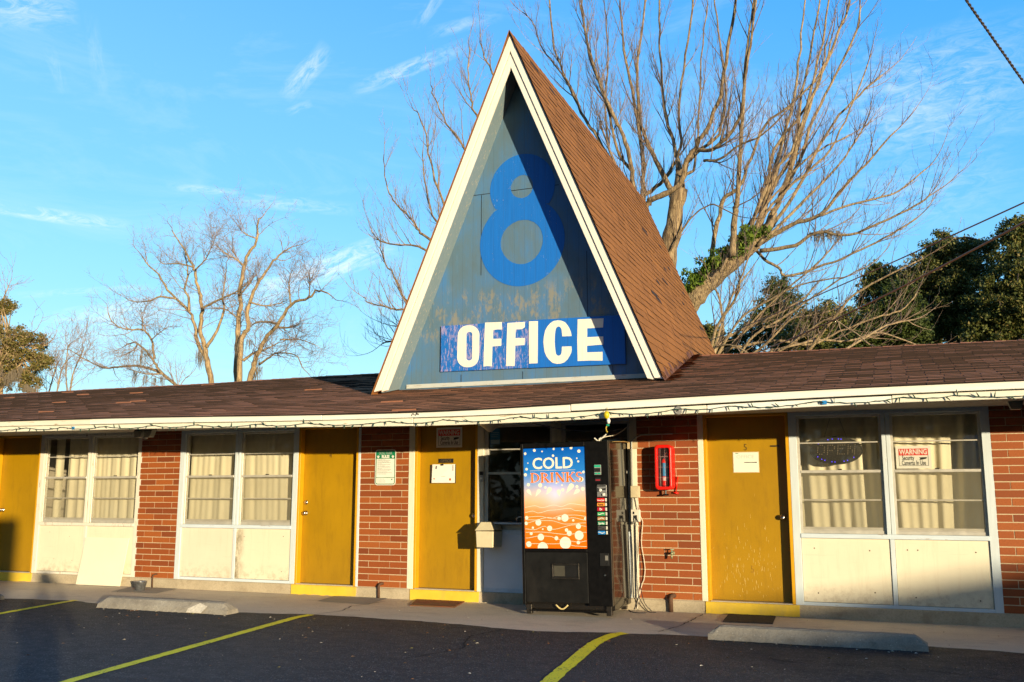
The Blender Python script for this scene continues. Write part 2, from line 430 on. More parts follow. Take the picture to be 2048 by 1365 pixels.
def scuff(x0, y0, x1, y1, w):
    m = MB(); d = (Vector((x1, y1, 0)) - Vector((x0, y0, 0))); n_ = Vector((-d.y, d.x, 0)).normalized() * w * .5; P = [Vector((x0, y0, 0)) - n_ * .4, Vector((x1, y1, 0)) - n_ * .3, Vector((x1, y1, 0)) + n_ * .3, Vector((x0, y0, 0)) + n_ * .4]
    m.add([(p.x, p.y, lotz(p.y) + .0085) for p in P], [(0, 1, 2, 3)]); tag(build('tyre_scuff', m, SCUFF), kind='structure')
for q in ((-5.6, -2.25, -4.1, -2.55, .10), (-5.3, -2.55, -3.6, -2.95, .05), (-4.9, -2.9, -3.4, -3.2, .07), (-6.4, -2.2, -5.7, -2.3, .18), (-5.0, -2.1, -4.3, -2.2, .16), (-1.2, -2.4, .1, -2.7, .05), (1.4, -3.0, 2.6, -3.2, .06)): scuff(*q)
def lot_crack(pts):
    m = MB(); vs = []; P = []
    for (a, b) in zip(pts, pts[1:]):
        for i in range(9): t_ = i / 9; P.append((lerp(a[0], b[0], t_) + rnd.uniform(-.015, .015), lerp(a[1], b[1], t_) + rnd.uniform(-.012, .012)))
    for x, y in P: w = rnd.uniform(.003, .010); vs += [(x - w, y - w * .4, lotz(y) + .009), (x + w, y + w * .4, lotz(y) + .009)]
    m.add(vs, [(2*i, 2*i+1, 2*i+3, 2*i+2) for i in range(len(P)-1)]); tag(build('lot_crack', m, plain('crack_black', (.004, .004, .004), .95)), kind='structure')
lot_crack([(-.75, -1.85), (-.9, -2.3), (-.7, -2.9), (-1.0, -3.6)]); lot_crack([(-3.9, -2.6), (-2.9, -2.75), (-2.0, -2.6)]); lot_crack([(1.6, -2.4), (2.3, -2.6), (3.0, -2.5), (3.8, -2.8)])
# cracks in the walkway slab
def crack(pts):
    m = MB(); vs = []; P = []
    for (a, b) in zip(pts, pts[1:]):
        for i in range(8):
            t = i / 8; P.append((lerp(a[0], b[0], t) + rnd.uniform(-.012, .012), lerp(a[1], b[1], t)))
    for x, y in P:
        w = rnd.uniform(.003, .009); vs += [(x - w, y, walkz(y) + .004), (x + w, y, walkz(y) + .004)]
    m.add(vs, [(2*i, 2*i+1, 2*i+3, 2*i+2) for i in range(len(P)-1)])
    tag(build('walkway_crack', m, plain('crack_dirt', (.07, .055, .045), .95)), kind='structure')
crack([(.93, -.1), (.90, -.6), (.86, -1.0), (.72, -1.52)])
crack([(-2.95, -.30), (-3.12, -.8), (-3.02, -1.2), (-3.16, -1.55)])
PATCH = mat_concrete('patch_concrete', (.27, .25, .21), (.33, .30, .26), (.20, .17, .14), 2)
for nm, pp in (('walkway_patch', [(-3.85, -.02), (-3.08, -.02), (-3.0, -.62), (-3.78, -.55)]), ('walkway_patch', [(-7.2, -.03), (-6.4, -.03), (-6.3, -.55), (-7.05, -.6)])):
    mm = MB(); mm.add([(x, y, walkz(y) + .004) for x, y in pp], [(3, 2, 1, 0)]); tag(build(nm, mm, PATCH), kind='structure')

# ================================================================== MOTEL
motel = empty('motel_building', (0, 0, 0), 'single storey brick roadside motel with mustard doors, sagging brown roof and steep blue gable', 'building')
C = .0813; L = .3104; WT = 2.3
def pier(x0, x1, jx):
    m = MB()
    m.mi = 1; m.box(x0, x1, .0035, .11, 0, WT); m.mi = 0
    for i in range(28):
        o = jx + (0 if i % 2 == 0 else .5) * L
        k = math.floor((x0 - o) / L)
        while True:
            a, b = o + k * L, o + (k + 1) * L; k += 1
            if a >= x1: break
            a2, b2 = max(a + .0042, x0 + .001), min(b - .0042, x1 - .001)
            if b2 - a2 < .015: continue
            j = lambda s=.0012: rnd.uniform(-s, s)
            m.box(a2 + j(), b2 + j(), j(.0018), .05, i * C + .0048 + j(), (i + 1) * C - .0048 + j())
    return build('brick_wall', m, [BRICK, MORTAR], motel)
PIERS = [(-20, -13.83, -19.9), (-10.86, -10.145, -10.55), (-7.225, -6.512, -6.9298), (-3.533, -2.818, -3.2254), (.188, .904, .492), (3.918, 4.633, 4.22), (7.64, 9.5, 7.9)]
for p in PIERS: pier(*p)

ftop = [(-20, .0), (9.5, .0)]
m = MB(); m.box(-20, 9.5, -.022, .13, -.3, 0.0)
build('footing', m, FOOT, motel, bevel=.012)

ZB = [(-20, 1.99), (-8.12, 1.993), (-5.56, 1.975), (-3.49, 1.940), (-1.86, 1.908), (-.18, 1.921), (.03, 1.931), (1.64, 1.969), (2.64, 1.995), (4.07, 1.997), (10, 2.0)]
ZM = [(-20, 2.066), (-8.12, 2.066), (-5.57, 2.039), (-3.5, 2.007), (-1.44, 1.999), (.03, 2.009), (1.65, 2.045), (2.77, 2.065), (4.07, 2.073), (10, 2.075)]
ZT = [(-20, 2.134), (-8.13, 2.134), (-5.57, 2.111), (-3.23, 2.066), (-1.44, 2.053), (.03, 2.088), (1.65, 2.123), (2.77, 2.138), (4.08, 2.145), (10, 2.148)]
ZR = [(-20, 3.264), (-11.87, 3.259), (-9.6, 3.254), (-7.08, 3.278), (.57, 3.29), (1.76, 3.279), (2.8, 3.279), (4.73, 3.267), (10, 3.26)]
def smooth_tab(tab):
    def f(x): return sum(interp(tab, x + d) * w for d, w in ((-.7, .15), (-.35, .2), (0, .3), (.35, .2), (.7, .15)))
    return f
zb, zm, zt, zr = map(smooth_tab, (ZB, ZM, ZT, ZR))
YE = -1.66; YR = 3.7
# soffit
m = MB(); xs = [-20 + .5 * i for i in range(60)]
for x in xs: m.v += [(x, YE + .04, zb(x) + .022), (x, 0.0, 2.072), (x, .25, 2.085)]
for i in range(len(xs)-1):
    for j in range(2): m.f.append((i*3+j, (i+1)*3+j, (i+1)*3+j+1, i*3+j+1)); m.m.append(0)
build('soffit', m, SOFF, motel)
# fascia boards: lower board, and an upper drip board standing proud of it
def fboard(x0, x1, f0, f1, y0, y1, mat, dz=0):
    m = MB(); k = max(2, int((x1 - x0) / .25)); vs = []
    for i in range(k + 1):
        x = lerp(x0, x1, i / k); vs += [(x, y0, f0(x) + dz), (x, y0, f1(x) + dz), (x, y1, f1(x) + dz), (x, y1, f0(x) + dz)]
    fs = []
    for i in range(k):
        for j in range(4): fs.append((i*4 + j, (i+1)*4 + j, (i+1)*4 + (j+1) % 4, i*4 + (j+1) % 4))
    fs += [(0, 1, 2, 3), (k*4 + 3, k*4 + 2, k*4 + 1, k*4)]
    m.add(vs, fs); build('fascia', m, mat, motel, bevel=.004)
for x0, x1, mt, dz in ((-20, -10.2, FASC, 0), (-10.19, -6.52, FASC, 0), (-6.515, -3.06, FASCW, .002), (-3.055, -.07, FASCW, 0), (-.062, 5.2, FASCW, .006), (5.21, 9.9, FASCW, 0)):
    fboard(x0, x1, lambda x: zm(x) + .001, lambda x: zt(x) - .004, YE - .012, YE + .02, mt, dz)
for x0, x1, mt, dz in ((-20, -8.3, FASC, 0), (-8.295, -1.9, FASC, 0), (-1.894, 1.32, FASC, -.003), (1.326, 3.0, FASCW, -.004), (3.005, 9.9, FASC, 0)):
    fboard(x0, x1, lambda x: zb(x), lambda x: zm(x) - .003, YE + .012, YE + .032, mt, dz)

# roof: individual three-tab courses over a dark underlay
def shingles(m, P, rows, u0, u1, tw, lift_p=.012, gap=.006, thick=.008, exp_over=.06, jit=1.0, clip=None):
    nt = int((u1 - u0) / tw)
    for i in range(rows):
        t0, t1 = i / rows, min(1, (i + 1 + exp_over) / rows)
        off = (0 if i % 2 == 0 else .5) * tw + rnd.uniform(-.02, .02)
        for k in range(-1, nt + 1):
            a, b = u0 + off + k * tw + gap / 2, u0 + off + (k + 1) * tw - gap / 2
            a, b = max(a, u0), min(b, u1)
            if b - a < .03: continue
            if clip and clip((a + b) / 2, t0): continue
            lf = thick + rnd.uniform(-.003, .005) * jit; big = rnd.random() < lift_p
            l0 = lf + (rnd.uniform(.002, .010) if big else 0); l1 = lf + (rnd.uniform(.002, .010) if big else 0)
            ta, tb = t0 + rnd.uniform(-.03, .03) * jit / rows, t0 + rnd.uniform(-.03, .03) * jit / rows
            n_ = P(0, 0, True)
            A, B, Cc, D = P(a, ta) + n_ * l0, P(b, tb) + n_ * l1, P(b, t1) + n_ * .0015, P(a, t1) + n_ * .0015
            A0, B0 = P(a, ta) + n_ * .0005, P(b, tb) + n_ * .0005
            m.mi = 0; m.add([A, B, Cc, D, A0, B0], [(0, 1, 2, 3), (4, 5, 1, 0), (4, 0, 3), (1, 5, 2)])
            for q_ in (-3, -2, -1): m.m[q_] = 2  # butt and side faces darkened: course-line shade put into the colour
            if big and rnd.random() < .6:
                m.mi = 1; e = Vector((0, -.0015, 0))
                m.quad(A0 + e, B0 + e, B + e, A + e)  # lighter strip on lifted butts, their sunlit edge painted in
    m.mi = 0
NR = Vector((0, -(3.27 - 2.1), YR - YE)).normalized()
def PF(x, t, nrm=False):
    if nrm: return NR
    return Vector((x, lerp(YE - .035, YR, t), lerp(zt(x) + .002, zr(x), t)))
NB = Vector((0, 3.27 - 2.1, YR - YE)).normalized()
def PB(x, t, nrm=False):
    if nrm: return NB
    return Vector((x, lerp(9.1, YR, t), lerp(2.1, zr(x), t)))
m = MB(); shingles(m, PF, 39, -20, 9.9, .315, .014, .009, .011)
n_s = len(m.v)
m.mi = 2; xs = [-20 + .5 * i for i in range(60)] + [9.9]
for x0, x1 in zip(xs, xs[1:]):
    a, b = PF(x0, 0), PF(x1, 0); c, d = PF(x1, 1), PF(x0, 1)
    m.quad(a, b, c, d); e, f = PB(x1, 0), PB(x0, 0); m.quad(d, c, e, f)
# ridge caps
m.mi = 0
x = -20.
while x < 9.9:
    z0 = zr(x); s = rnd.uniform(-.004, .004)
    m.add([(x, YR - .13, z0 - .012), (x + .16, YR - .13, z0 - .018), (x + .16, YR, z0 + .014 + s), (x, YR, z0 + .02 + s), (x, YR + .13, z0 - .012), (x + .16, YR + .13, z0 - .018)],
          [(0, 1, 2, 3), (3, 2, 5, 4)]); x += .145
build('roof', m, [SHING, SHLIT, UNDER_SHADE], motel)
# back and end walls
m = MB(); m.box(-20, 9.5, 8.3, 8.5, -.3, 2.25)
for x in (-20, 9.38): m.prism([(x, .11, -.3), (x, 8.3, -.3), (x, 8.3, 2.25), (x, YR, 3.2), (x, .11, 2.25)], (.12, 0, 0))
build('end_wall', m, BRICK, motel)
m = MB()
m.box(-19.8, 9.3, 3.0, 3.06, 0, 2.3); m.box(-19.8, 9.3, .12, 3.0, -.05, .004); m.box(-19.8, 9.3, .12, 3.0, 2.3, 2.36)
for x in (-13, -10.5, -6.87, -3.18, .55, 4.28): m.box(x - .04, x + .04, .115, 3.0, 0, 2.3)
build('interior_wall', m, ROOMW, motel)

# ------------------------------------------------------------------ doors
def door(x0, x1, knob=None, dead=None, jr=None, jl=None, side='l'):
    """opening x0..x1 with a mustard leaf set back 0.1 m"""
    m = MB(); m.box(x0, x1, .10, .145, .012, 2.22)
    d = build('door', m, DOORM, motel)
    m = MB(); m.box(x0, x0 + .034, .0, .0985, 0.0, 2.22); m.box(x1 - .034, x1, .0, .0985, 0, 2.22)
    m.box(x0 + .034, x1 - .034, .004, .0985, 2.045, 2.22)
    build('door_jamb', m, JAMBY, motel, bevel=.003)
    m = MB(); m.box(x0 + .034, x1 - .034, -.012, .0985, -.006, .008)
    build('threshold', m, ALU, motel)
    WLd = d
    def part(nm, mb, mat, sm=True):
        o = build(nm, mb, mat, d, smooth=sm); return o
    if knob:
        m = MB(); kx, kz = knob
        m.lathe((kx, .1, kz), [(.033, -.001), (.033, .006), (.012, .010), (.011, .03), (.024, .036), (.029, .048), (.024, .060), (.0, .062)], 16, 'y')
        part('door_knob', m, METAL)
    if dead:
        m = MB(); m.lathe((dead[0], .1, dead[1]), [(.030, -.001), (.030, .010), (.024, .016), (.010, .018), (0.0, .018)], 16, 'y'); part('deadbolt', m, METAL)
    for a in (jr, jl):
        if a:
            m = MB(); m.box(a[0], a[1], -.004, .10, -.012, 2.22); build('door_trim', m, a[2], motel, bevel=.003)
    # painted concrete step
    m = MB(); s0, s1 = x0 - .02, x1 + (.03 if jr else .04)
    k = 14; vs = []
    for i in range(k + 1):
        x = lerp(s0, s1, i / k); w = rnd.uniform(-.006, .006)
        vs += [(x, -.034, -.127 + w), (x, -.034, -.012), (x, -.026, -.003), (x, .0, -.001)]
    m.add(vs, [(i*4 + j, (i+1)*4 + j, (i+1)*4 + j + 1, i*4 + j + 1) for i in range(k) for j in range(3)] + [(0, 1, 2, 3), (k*4+3, k*4+2, k*4+1, k*4)])
    build('doorstep', m, STEPY, motel)
    return d
D0 = door(-10.145, -9.208, (-10.02, .93), None)
D4 = door(-4.506, -3.569, (-4.425, .922), (-4.425, 1.063), jr=(-3.569, -3.533, FRAME))
DO = door(-2.735, -1.852, (-1.92, .912), None, jl=(-2.818, -2.735, WHITEF))
D5 = door(.967, 1.910, (1.805, .925), None, jl=(.904, .967, WHITEF))
D6 = door(4.70, 5.63, (5.5, .925), None, jl=(4.633, 4.70, WHITEF))
DL = door(-13.83, -12.87, (-13.7, .93), None)
# chain latch plate high on door 5
m = MB(); m.box(1.70, 1.80, .094, .1, 1.70, 1.716); build('latch', m, DARKMET, D5)
# door numerals
def text(body, size, mat, name, parent, loc, sx=1., sz=1., depth=.0015, align='CENTER', shear=0, bold=0):
    cu = bpy.data.curves.new('t', 'FONT'); cu.body = body; cu.size = size; cu.align_x = align; cu.extrude = depth; cu.shear = shear; cu.offset = bold; cu.resolution_u = 3
    to = bpy.data.objects.new('t', cu); COL.objects.link(to)
    dg = bpy.context.evaluated_depsgraph_get(); me = bpy.data.meshes.new_from_object(to.evaluated_get(dg))
    bpy.data.objects.remove(to); bpy.data.curves.remove(cu)
    loc = Vector(loc); o0 = WL[parent.name] if parent is not None else Vector()
    for v in me.vertices: v.co = Vector((v.co.x * sx, -v.co.z, v.co.y * sz))
    me.materials.clear(); me.materials.append(mat); me.name = name
    o = bpy.data.objects.new(name, me); COL.objects.link(o)
    if parent is not None: o.parent = parent; o.location = loc - o0
    else: o.location = loc
    WL[o.name] = loc; return o
NUMM = plain('numeral_metal', (.16, .095, .02), .5, .3)
text('4', .10, NUMM, 'door_numeral', D4, (-4.06, .098, 1.655), .8)
text('5', .105, NUMM, 'door_numeral', D5, (1.425, .098, 1.665), .85)
text('5', .11, plain('old_numeral_ghost', (.35, .185, .012), .6), 'door_numeral', D5, (1.455, .0985, .315), .8)

# ------------------------------------------------------------------ windows
def window(x0, frame=FRAME, rail=FRAMEX, lp=(PANEL, PANEL), screens=True):
    X = lambda a: x0 + a
    m = MB()
    m.box(X(0), X(.083), 0, .11, -.014, 2.22); m.box(X(1.923), X(2.006), 0, .11, -.014, 2.22)
    m.box(X(.083), X(1.923), .003, .11, 2.03, 2.22)
    m.box(X(.957), X(.999), .002, .10, .756, 2.03); m.box(X(1.003), X(1.045), .004, .10, .756, 2.03)
    w = build('window', m, [frame], motel, bevel=.003)
    m = MB(); m.box(X(.083), X(1.923), -.008, .11, .708, .756); build('sill', m, rail, w, bevel=.004)
    m = MB(); m.box(X(.083), X(1.923), .002, .10, -.014, .034); build('bottom_rail', m, rail, w, bevel=.003)
    m = MB(); m.box(X(.981), X(1.027), .004, .05, .034, .708); build('panel_divider', m, frame, w, bevel=.003)
    for i, (a, b) in enumerate(((.083, .981), (1.027, 1.923))):
        m = MB(); m.box(X(a) + .004, X(b) - .004, .016, .04, .038, .704); build('lower_panel', m, lp[i], w)
    for a, b in ((.083, .957), (1.045, 1.923)):
        m = MB()
        m.box(X(a), X(a) + .026, .030, .075, .756, 2.03); m.box(X(b) - .026, X(b), .030, .075, .756, 2.03)
        m.box(X(a) + .026, X(b) - .026, .032, .075, 2.004, 2.03); m.box(X(a) + .026, X(b) - .026, .030, .075, .757, .792)
        m.box(X(a) + .026, X(b) - .026, .026, .075, 1.404, 1.434)
        m.box(X(a) + .026, X(b) - .026, .040, .066, 1.724, 1.738); m.box(X(a) + .026, X(b) - .026, .040, .066, 1.106, 1.122)
        m.box(X(a) + .026, X(b) - .026, .038, .070, .792, .826)
        build('sash', m, ALU, w, bevel=.002)
        m = MB(); m.box(X((a + b) / 2) - .02, X((a + b) / 2) + .02, .024, .05, 1.434, 1.446); build('sash_lock', m, DARKMET, w)
        m = MB(); m.quad((X(a) + .02, .056, .80), (X(b) - .02, .056, .80), (X(b) - .02, .056, 2.01), (X(a) + .02, .056, 2.01)); build('pane', m, GLASS, w)
        if screens:
            m = MB(); m.quad((X(a) + .026, .034, .80), (X(b) - .026, .034, .80), (X(b) - .026, .034, 1.404), (X(a) + .026, .034, 1.404)); build('insect_screen', m, SCREEN, w)
    return w
W1 = window(-9.213, WORNW, WORNW); W2 = window(-6.512, FRAME, FRAMEX, (PANELP, PANEL)); W3 = window(1.912, FRAME, FRAMEX)
W4 = window(5.63); W0 = window(-12.87)
# weather stain down one edge of the second panel of window 2, nail heads in the panels of window 3
t = NT('panel_stain'); v = t.pos(); q = t.xyz(v)
e_ = t.math('SUBTRACT', 1., t.math('MINIMUM', t.math('MAXIMUM', t.math('MULTIPLY', t.math('ADD', q[0], 5.485), 5.5), 0.), 1.))
f_ = t.math('MULTIPLY', t.math('POWER', e_, 1.5), t.ramp(t.noise(t.map(v, (4, 1, 2.2)), 3.5, 6, .7), [(.38, 0), (.66, .85)]))
tr = t.n('ShaderNodeBsdfTransparent'); df = t.n('ShaderNodeBsdfDiffuse', {'Color': (.20, .145, .07, 1)}); mx = t.n('ShaderNodeMixShader'); t.set(mx, 0, f_); t.set(mx, 1, tr); t.set(mx, 2, df); STN = t.out(mx.outputs[0])
m = MB(); m.quad((-5.482, .0145, .045), (-5.27, .0145, .045), (-5.27, .0145, .70), (-5.482, .0145, .70)); build('panel_stain', m, STN, W2)
NAIL = plain('rusty_nail_head', (.10, .06, .035), .7)
m = MB()
for (x, z) in ((.215, .60), (.775, .585), (.235, .13), (.805, .155), (1.145, .60), (1.245, .60), (1.79, .59), (1.20, .12), (1.80, .11), (.06, .44)): m.disc((1.912 + x, .0146, z), .0075, 8, .002)
for (x, z) in ((1.16, .60), (1.80, .61), (1.79, .15)): m.disc((-6.512 + x, .0146, z), .006, 8, .002)
for (x, z) in ((.42, .22), (.78, .20), (.30, .61), (.70, .55)): m.disc((-9.213 + x, .0146, z), .0045, 7, .002)
build('nail_head', m, NAIL, motel)
# flaked paint on the lower half of the right hand door
m = MB()
for i in range(120):
    x = min(1.76, max(1.03, rnd.choice((1.55, 1.45, 1.30)) + rnd.gauss(0, .13))); z = .05 + abs(rnd.gauss(0, .40)); 
    if z > 1.3: continue
    h = rnd.uniform(.006, .05); w_ = rnd.uniform(.0012, .0035); m.quad((x, .0994, z), (x + w_, .0994, z), (x + w_ * .6, .0994, z + h), (x - w_ * .3, .0994, z + h * .9))
build('flaked_paint', m, plain('flaked_undercoat', (.74, .50, .16), .6, 0, .2, 30), D5)
def curtain(x0, x1, label, y=.20, amp=.028, wl=.16, z0=.28, z1=2.16, seed=1, skew=0.):
    r = random.Random(seed); m = MB(); n = int((x1 - x0) / .012); ph = [r.uniform(0, 6.3) for _ in range(5)]
    zs = [z0, z0 + .5, z0 + .9, z0 + 1.25, z0 + 1.5, z1]
    for i in range(n + 1):
        x = x0 + (x1 - x0) * i / n
        for j, z in enumerate(zs):
            q = (z - z0) / (z1 - z0); xx = x + skew * (1 - q) * math.sin(x * 3 + ph[0])
            f = (.55 + .45 * math.sin(xx * 5.3 + ph[4])) * math.sin(xx * 2 * math.pi / wl + 2.0 * math.sin(xx * 2.7 + ph[1])) + .22 * math.sin(xx * 2 * math.pi / (wl * .47) + ph[2] + q * 1.4) + .7 * math.sin(xx * 4.1 + ph[3])
            m.v.append((x, y + amp * f * (.8 + .35 * (1 - q)), z))
    k = len(zs)
    for i in range(n):
        for j in range(k - 1): m.f.append((i*k+j, (i+1)*k+j, (i+1)*k+j+1, i*k+j+1)); m.m.append(0)
    o = build('curtain', m, CURT, smooth=True); tag(o, label, 'curtain', 'pleated curtains behind the room windows'); return o
curtain(-9.10, -8.93, 'narrow strip of cream curtain at the left edge of the window beside the leftmost door', .2, .012, .2, seed=2)
curtain(-8.80, -7.28, 'pleated cream curtain filling the window above the leaning white board', .17, .017, .19, seed=3)
curtain(-6.45, -4.56, 'pleated cream curtain with thin creases in the window just left of the door numbered four', .17, .019, .21, seed=4, skew=.05)
curtain(1.97, 2.93, 'deeply folded cream curtain hanging behind the oval open sign', .22, .060, .235, seed=5, skew=.05)
curtain(2.96, 3.86, 'deeply folded cream curtain hanging behind the red and white warning sign', .22, .056, .25, seed=9, skew=.1)
curtain(5.7, 7.5, 'pleated cream curtain in the window far right outside the view', .2, .03, .19, seed=8)
curtain(-12.8, -10.95, 'pleated cream curtain in the window left outside the view', .2, .03, .19, seed=11)

# ------------------------------------------------------------------ office window unit
m = MB()
m.box(-1.852, -1.768, -.004, .11, -.014, 2.22); m.box(.098, .188, -.002, .11, -.014, 2.22)
m.box(-.870, -.814, .002, .09, .80, 2.22); m.box(-.810, -.754, .004, .09, .80, 2.22)
WO = build('window', m, WHITEF, motel, bevel=.003)
ORP = plain('office_rail_paint', (.66, .72, .77), .6)
for y0_, z0_, z1_ in ((.006, 2.03, 2.22), (.006, -.014, .03), (.004, .69, .745), (.01, .03, .046)):
    m = MB(); m.box(-1.768, .098, y0_, .10, z0_, z1_); build('window_rail', m, ORP, WO, bevel=.003)
m = MB(); m.box(-1.766, .096, .014, .04, .046, .69); build('lower_panel', m, PANELB, WO)
for a, b in ((-1.768, -.870), (-.754, .098)):
    m = MB(); m.box(a, a + .05, .025, .08, .745, 2.03); m.box(b - .03, b, .025, .08, .745, 2.03)
    m.box(a + .05, b - .03, .03, .08, 1.715, 1.732); m.box(a + .05, b - .03, .025, .08, 1.415, 1.445); m.box(a + .05, b - .03, .027, .08, 2.0, 2.03)
    m.box(a + .05, b - .03, .027, .08, .745, .80)
    build('sash', m, ALU, WO, bevel=.002)
    m = MB(); m.quad((a + .04, .055, .78), (b - .02, .055, .78), (b - .02, .055, 2.02), (a + .04, .055, 2.02)); build('pane', m, GLASSO, WO)
# pay counter on brackets with a small pull handle
ctr = empty('counter_shelf', (-1.3, -.1, .81), 'narrow white painted pay shelf under the dark office window', 'shelf')
m = MB(); m.box(-1.70, -.72, -.17, .012, .815, .838); build('shelf_board', m, plain('shelf_paint', (.55, .58, .60), .5), ctr, bevel=.004)
for x in (-1.18, -.85):
    m = MB(); m.box(x, x + .02, -.012, .002, .60, .812); m.prism([(x, -.14, .812), (x, -.012, .66), (x, -.012, .69), (x, -.112, .812)], (.014, 0, 0)); build('bracket', m, PANELB, ctr)
m = MB(); m.tube([(-1.28, -.12, .838), (-1.275, -.12, .885), (-1.25, -.12, .905), (-.80, -.12, .905), (-.775, -.12, .885), (-.77, -.12, .838)], .011, 8); build('pull_handle', m, METAL, ctr, smooth=True)
# office furniture seen dimly through the glass
m = MB(); m.box(-1.6, 0, .7, 1.2, .004, .95); fd = build('reception_desk', m, plain('desk_wood', (.10, .065, .04), .5), bevel=.01); tag(fd, 'dark reception desk dimly seen behind the office window glass', 'desk')
print('motel done')

# ================================================================== STEEP GABLE TOWER
AX, AZ, BZ, HW, YT, YF = -1.463, 7.262, 2.50, 1.972, .10, .57
SL = HW / (AZ - BZ); HA = math.atan(SL); SN, CSN = math.sin(HA), math.cos(HA)
AZB, YB = 7.06, 7.3
def rk(side, d, z, y):      # point on a rake line inset d from the outer roof edge
    return Vector((AX + side * ((AZ - d / SN - z) * SL), y, z))
def apex(d, y): return Vector((AX, y, AZ - d / SN))
def board(d0, d1, y0, y1, mat, parent, name='bargeboard'):
    m = MB()
    for s in (-1, 1):
        zb_ = BZ + .02
        pts = [apex(d0, y0), rk(s, d0, zb_, y0), rk(s, d1, zb_ + .02, y0), apex(d1, y0)]
        if s == 1: pts = pts[::-1]
        mm = MB() if s == -1 else MB(); mm.prism(pts, (0, y1 - y0, 0)); build(name, mm, mat, parent, bevel=.003)
board(.004, .092, YT, YT + .05, RAKE, motel)
board(.100, .176, YT + .022, YT + .06, RAKE, motel)
# shingled slopes
def tower_plane(s):
    nv = Vector((s * CSN, 0, SN))
    def P(u, t, nrm=False):
        if nrm: return nv
        top = lerp(AZ, AZB, (u - YT) / (YB - YT)); z = lerp(BZ - .02, top + .01, t)
        return Vector((AX + s * (top - z) * SL, u, z)) + nv * .012
    return P
m = MB(); PT = tower_plane(1)
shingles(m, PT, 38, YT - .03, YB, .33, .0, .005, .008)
m.mi = 2; nn = PT(0, 0, True) * .012
m.quad(PT(YT - .02, 0) - nn, PT(YB, 0) - nn, PT(YB, 1) - nn, PT(YT - .02, 1) - nn)
PL = tower_plane(-1); m.mi = 0; nn2 = PL(0, 0, True) * .004
m.quad(PL(YB, 0) - nn2, PL(YT - .02, 0) - nn2, PL(YT - .02, 1) - nn2, PL(YB, 1) - nn2)
y = YT - .03
while y < YB:   # ridge caps
    a = PT(y, 1); top = a.z; s = rnd.uniform(-.005, .006)
    m.add([(AX + .10, y, top - .10 / SL), (AX + .10, y + .2, top - .10 / SL - .012), (AX, y + .2, top + .022 + s), (AX, y, top + .036 + s), (AX - .10, y, top - .10 / SL), (AX - .10, y + .2, top - .1 / SL - .012)],
          [(0, 1, 2, 3), (3, 2, 5, 4)]); y += .17
# missing-granule dark tabs near the back of the slope
m.mi = 3
for (u, t) in ((3.4, .42), (4.3, .47), (5.2, .56), (5.6, .44), (5.9, .60), (6.4, .52), (6.6, .38), (2.3, .33), (2.5, .32), (.6, .955), (1.3, .94), (2.2, .93), (6.1, .71), (4.7, .69)):
    nq = PT(0, 0, True) * .0105; w = rnd.uniform(.12, .42); h = .012
    m.quad(PT(u, t) + nq, PT(u + w, t - .004) + nq, PT(u + w * .9, t + h) + nq, PT(u + .04, t + h) + nq)
build('steep_roof', m, [SHINGT, SHLIT, UNDER_SHADE, plain('bare_roof_felt', (.035, .022, .02), .95)], motel)
# ragged flashing where the steep slope meets the low roof
m = MB()
for i in range(46):
    y = YT - .05 + i * .081
    if y > YR: break
    z0 = interp([(YE, zt(0)), (YR, zr(.5))], y); x0 = AX + (lerp(AZ, AZB, (y - YT) / (YB - YT)) - z0) * SL
    w, h = rnd.uniform(.05, .20), rnd.uniform(.04, .16)
    m.add([(x0 - h * SL + .014, y - .05, z0 + h + .01), (x0 - h * SL + .016, y + .09, z0 + h * rnd.uniform(.6, 1.2)), (x0 + .02, y + .10, z0 + .022), (x0 + .02, y - .05, z0 + .02),
           (x0 + w, y + .09, z0 + .03 + rnd.uniform(0, .02)), (x0 + w * .9, y - .06, z0 + .016 + rnd.uniform(0, .02))], [(3, 2, 1, 0), (3, 5, 4, 2)])
build('flashing', m, plain('rusty_flashing', (.16, .06, .028), .85, 0, .4, 5, .4, ((.07, .045, .05), .7)), motel)
GSOF = mat_paint('gable_soffit_paint', (.20, .27, .30), (.42, .36, .27), .60, .7, 'z')
# painted boards under the overhang
for s in (-1, 1):
    m = MB(); zb_ = BZ + .01
    pts = [rk(s, .10, zb_, YT + .06), rk(s, .10, zb_ + .1, YF + .04), apex(.10, YF + .04), apex(.10, YT + .06)]
    if s == 1: pts = pts[::-1]
    m.prism(pts, Vector((s * CSN, 0, SN)) * .02); build('gable_soffit', m, GSOF, motel)
m = MB(); m.prism([rk(-1, .095, BZ + .06, YF), rk(1, .095, BZ + .06, YF), apex(.095, YF)], (0, .05, 0))
gw = build('gable_wall', m, GABLE, motel)
m = MB(); m.box(-3.17, .30, YF - .022, YF - .001, 2.60, 2.655); build('base_trim', m, mat_paint('gable_trim', (.55, .58, .55), (.4, .34, .26), .58, .6, 'x'), motel)
# panel seams
m = MB()
for (a, b) in (((-2.22, 5.235), (-.95, 5.245)),):
    m.box(a[0], b[0], YF - .0035, YF - .0005, a[1], a[1] + .008)
m.box(-2.075, -2.068, YF - .0035, YF - .0005, 4.1, 5.23); m.box(-1.47, -1.463, YF - .0035, YF - .0005, 2.66, 2.76); m.box(-.25, -.244, YF - .0035, YF - .0005, 2.66, 2.78); m.box(-2.36, -2.353, YF - .0035, YF - .0005, 2.66, 2.76)
m.box(-.575, -.57, YF - .0035, YF - .0005, 3.3, 4.3)
build('panel_seam', m, INK, gw)
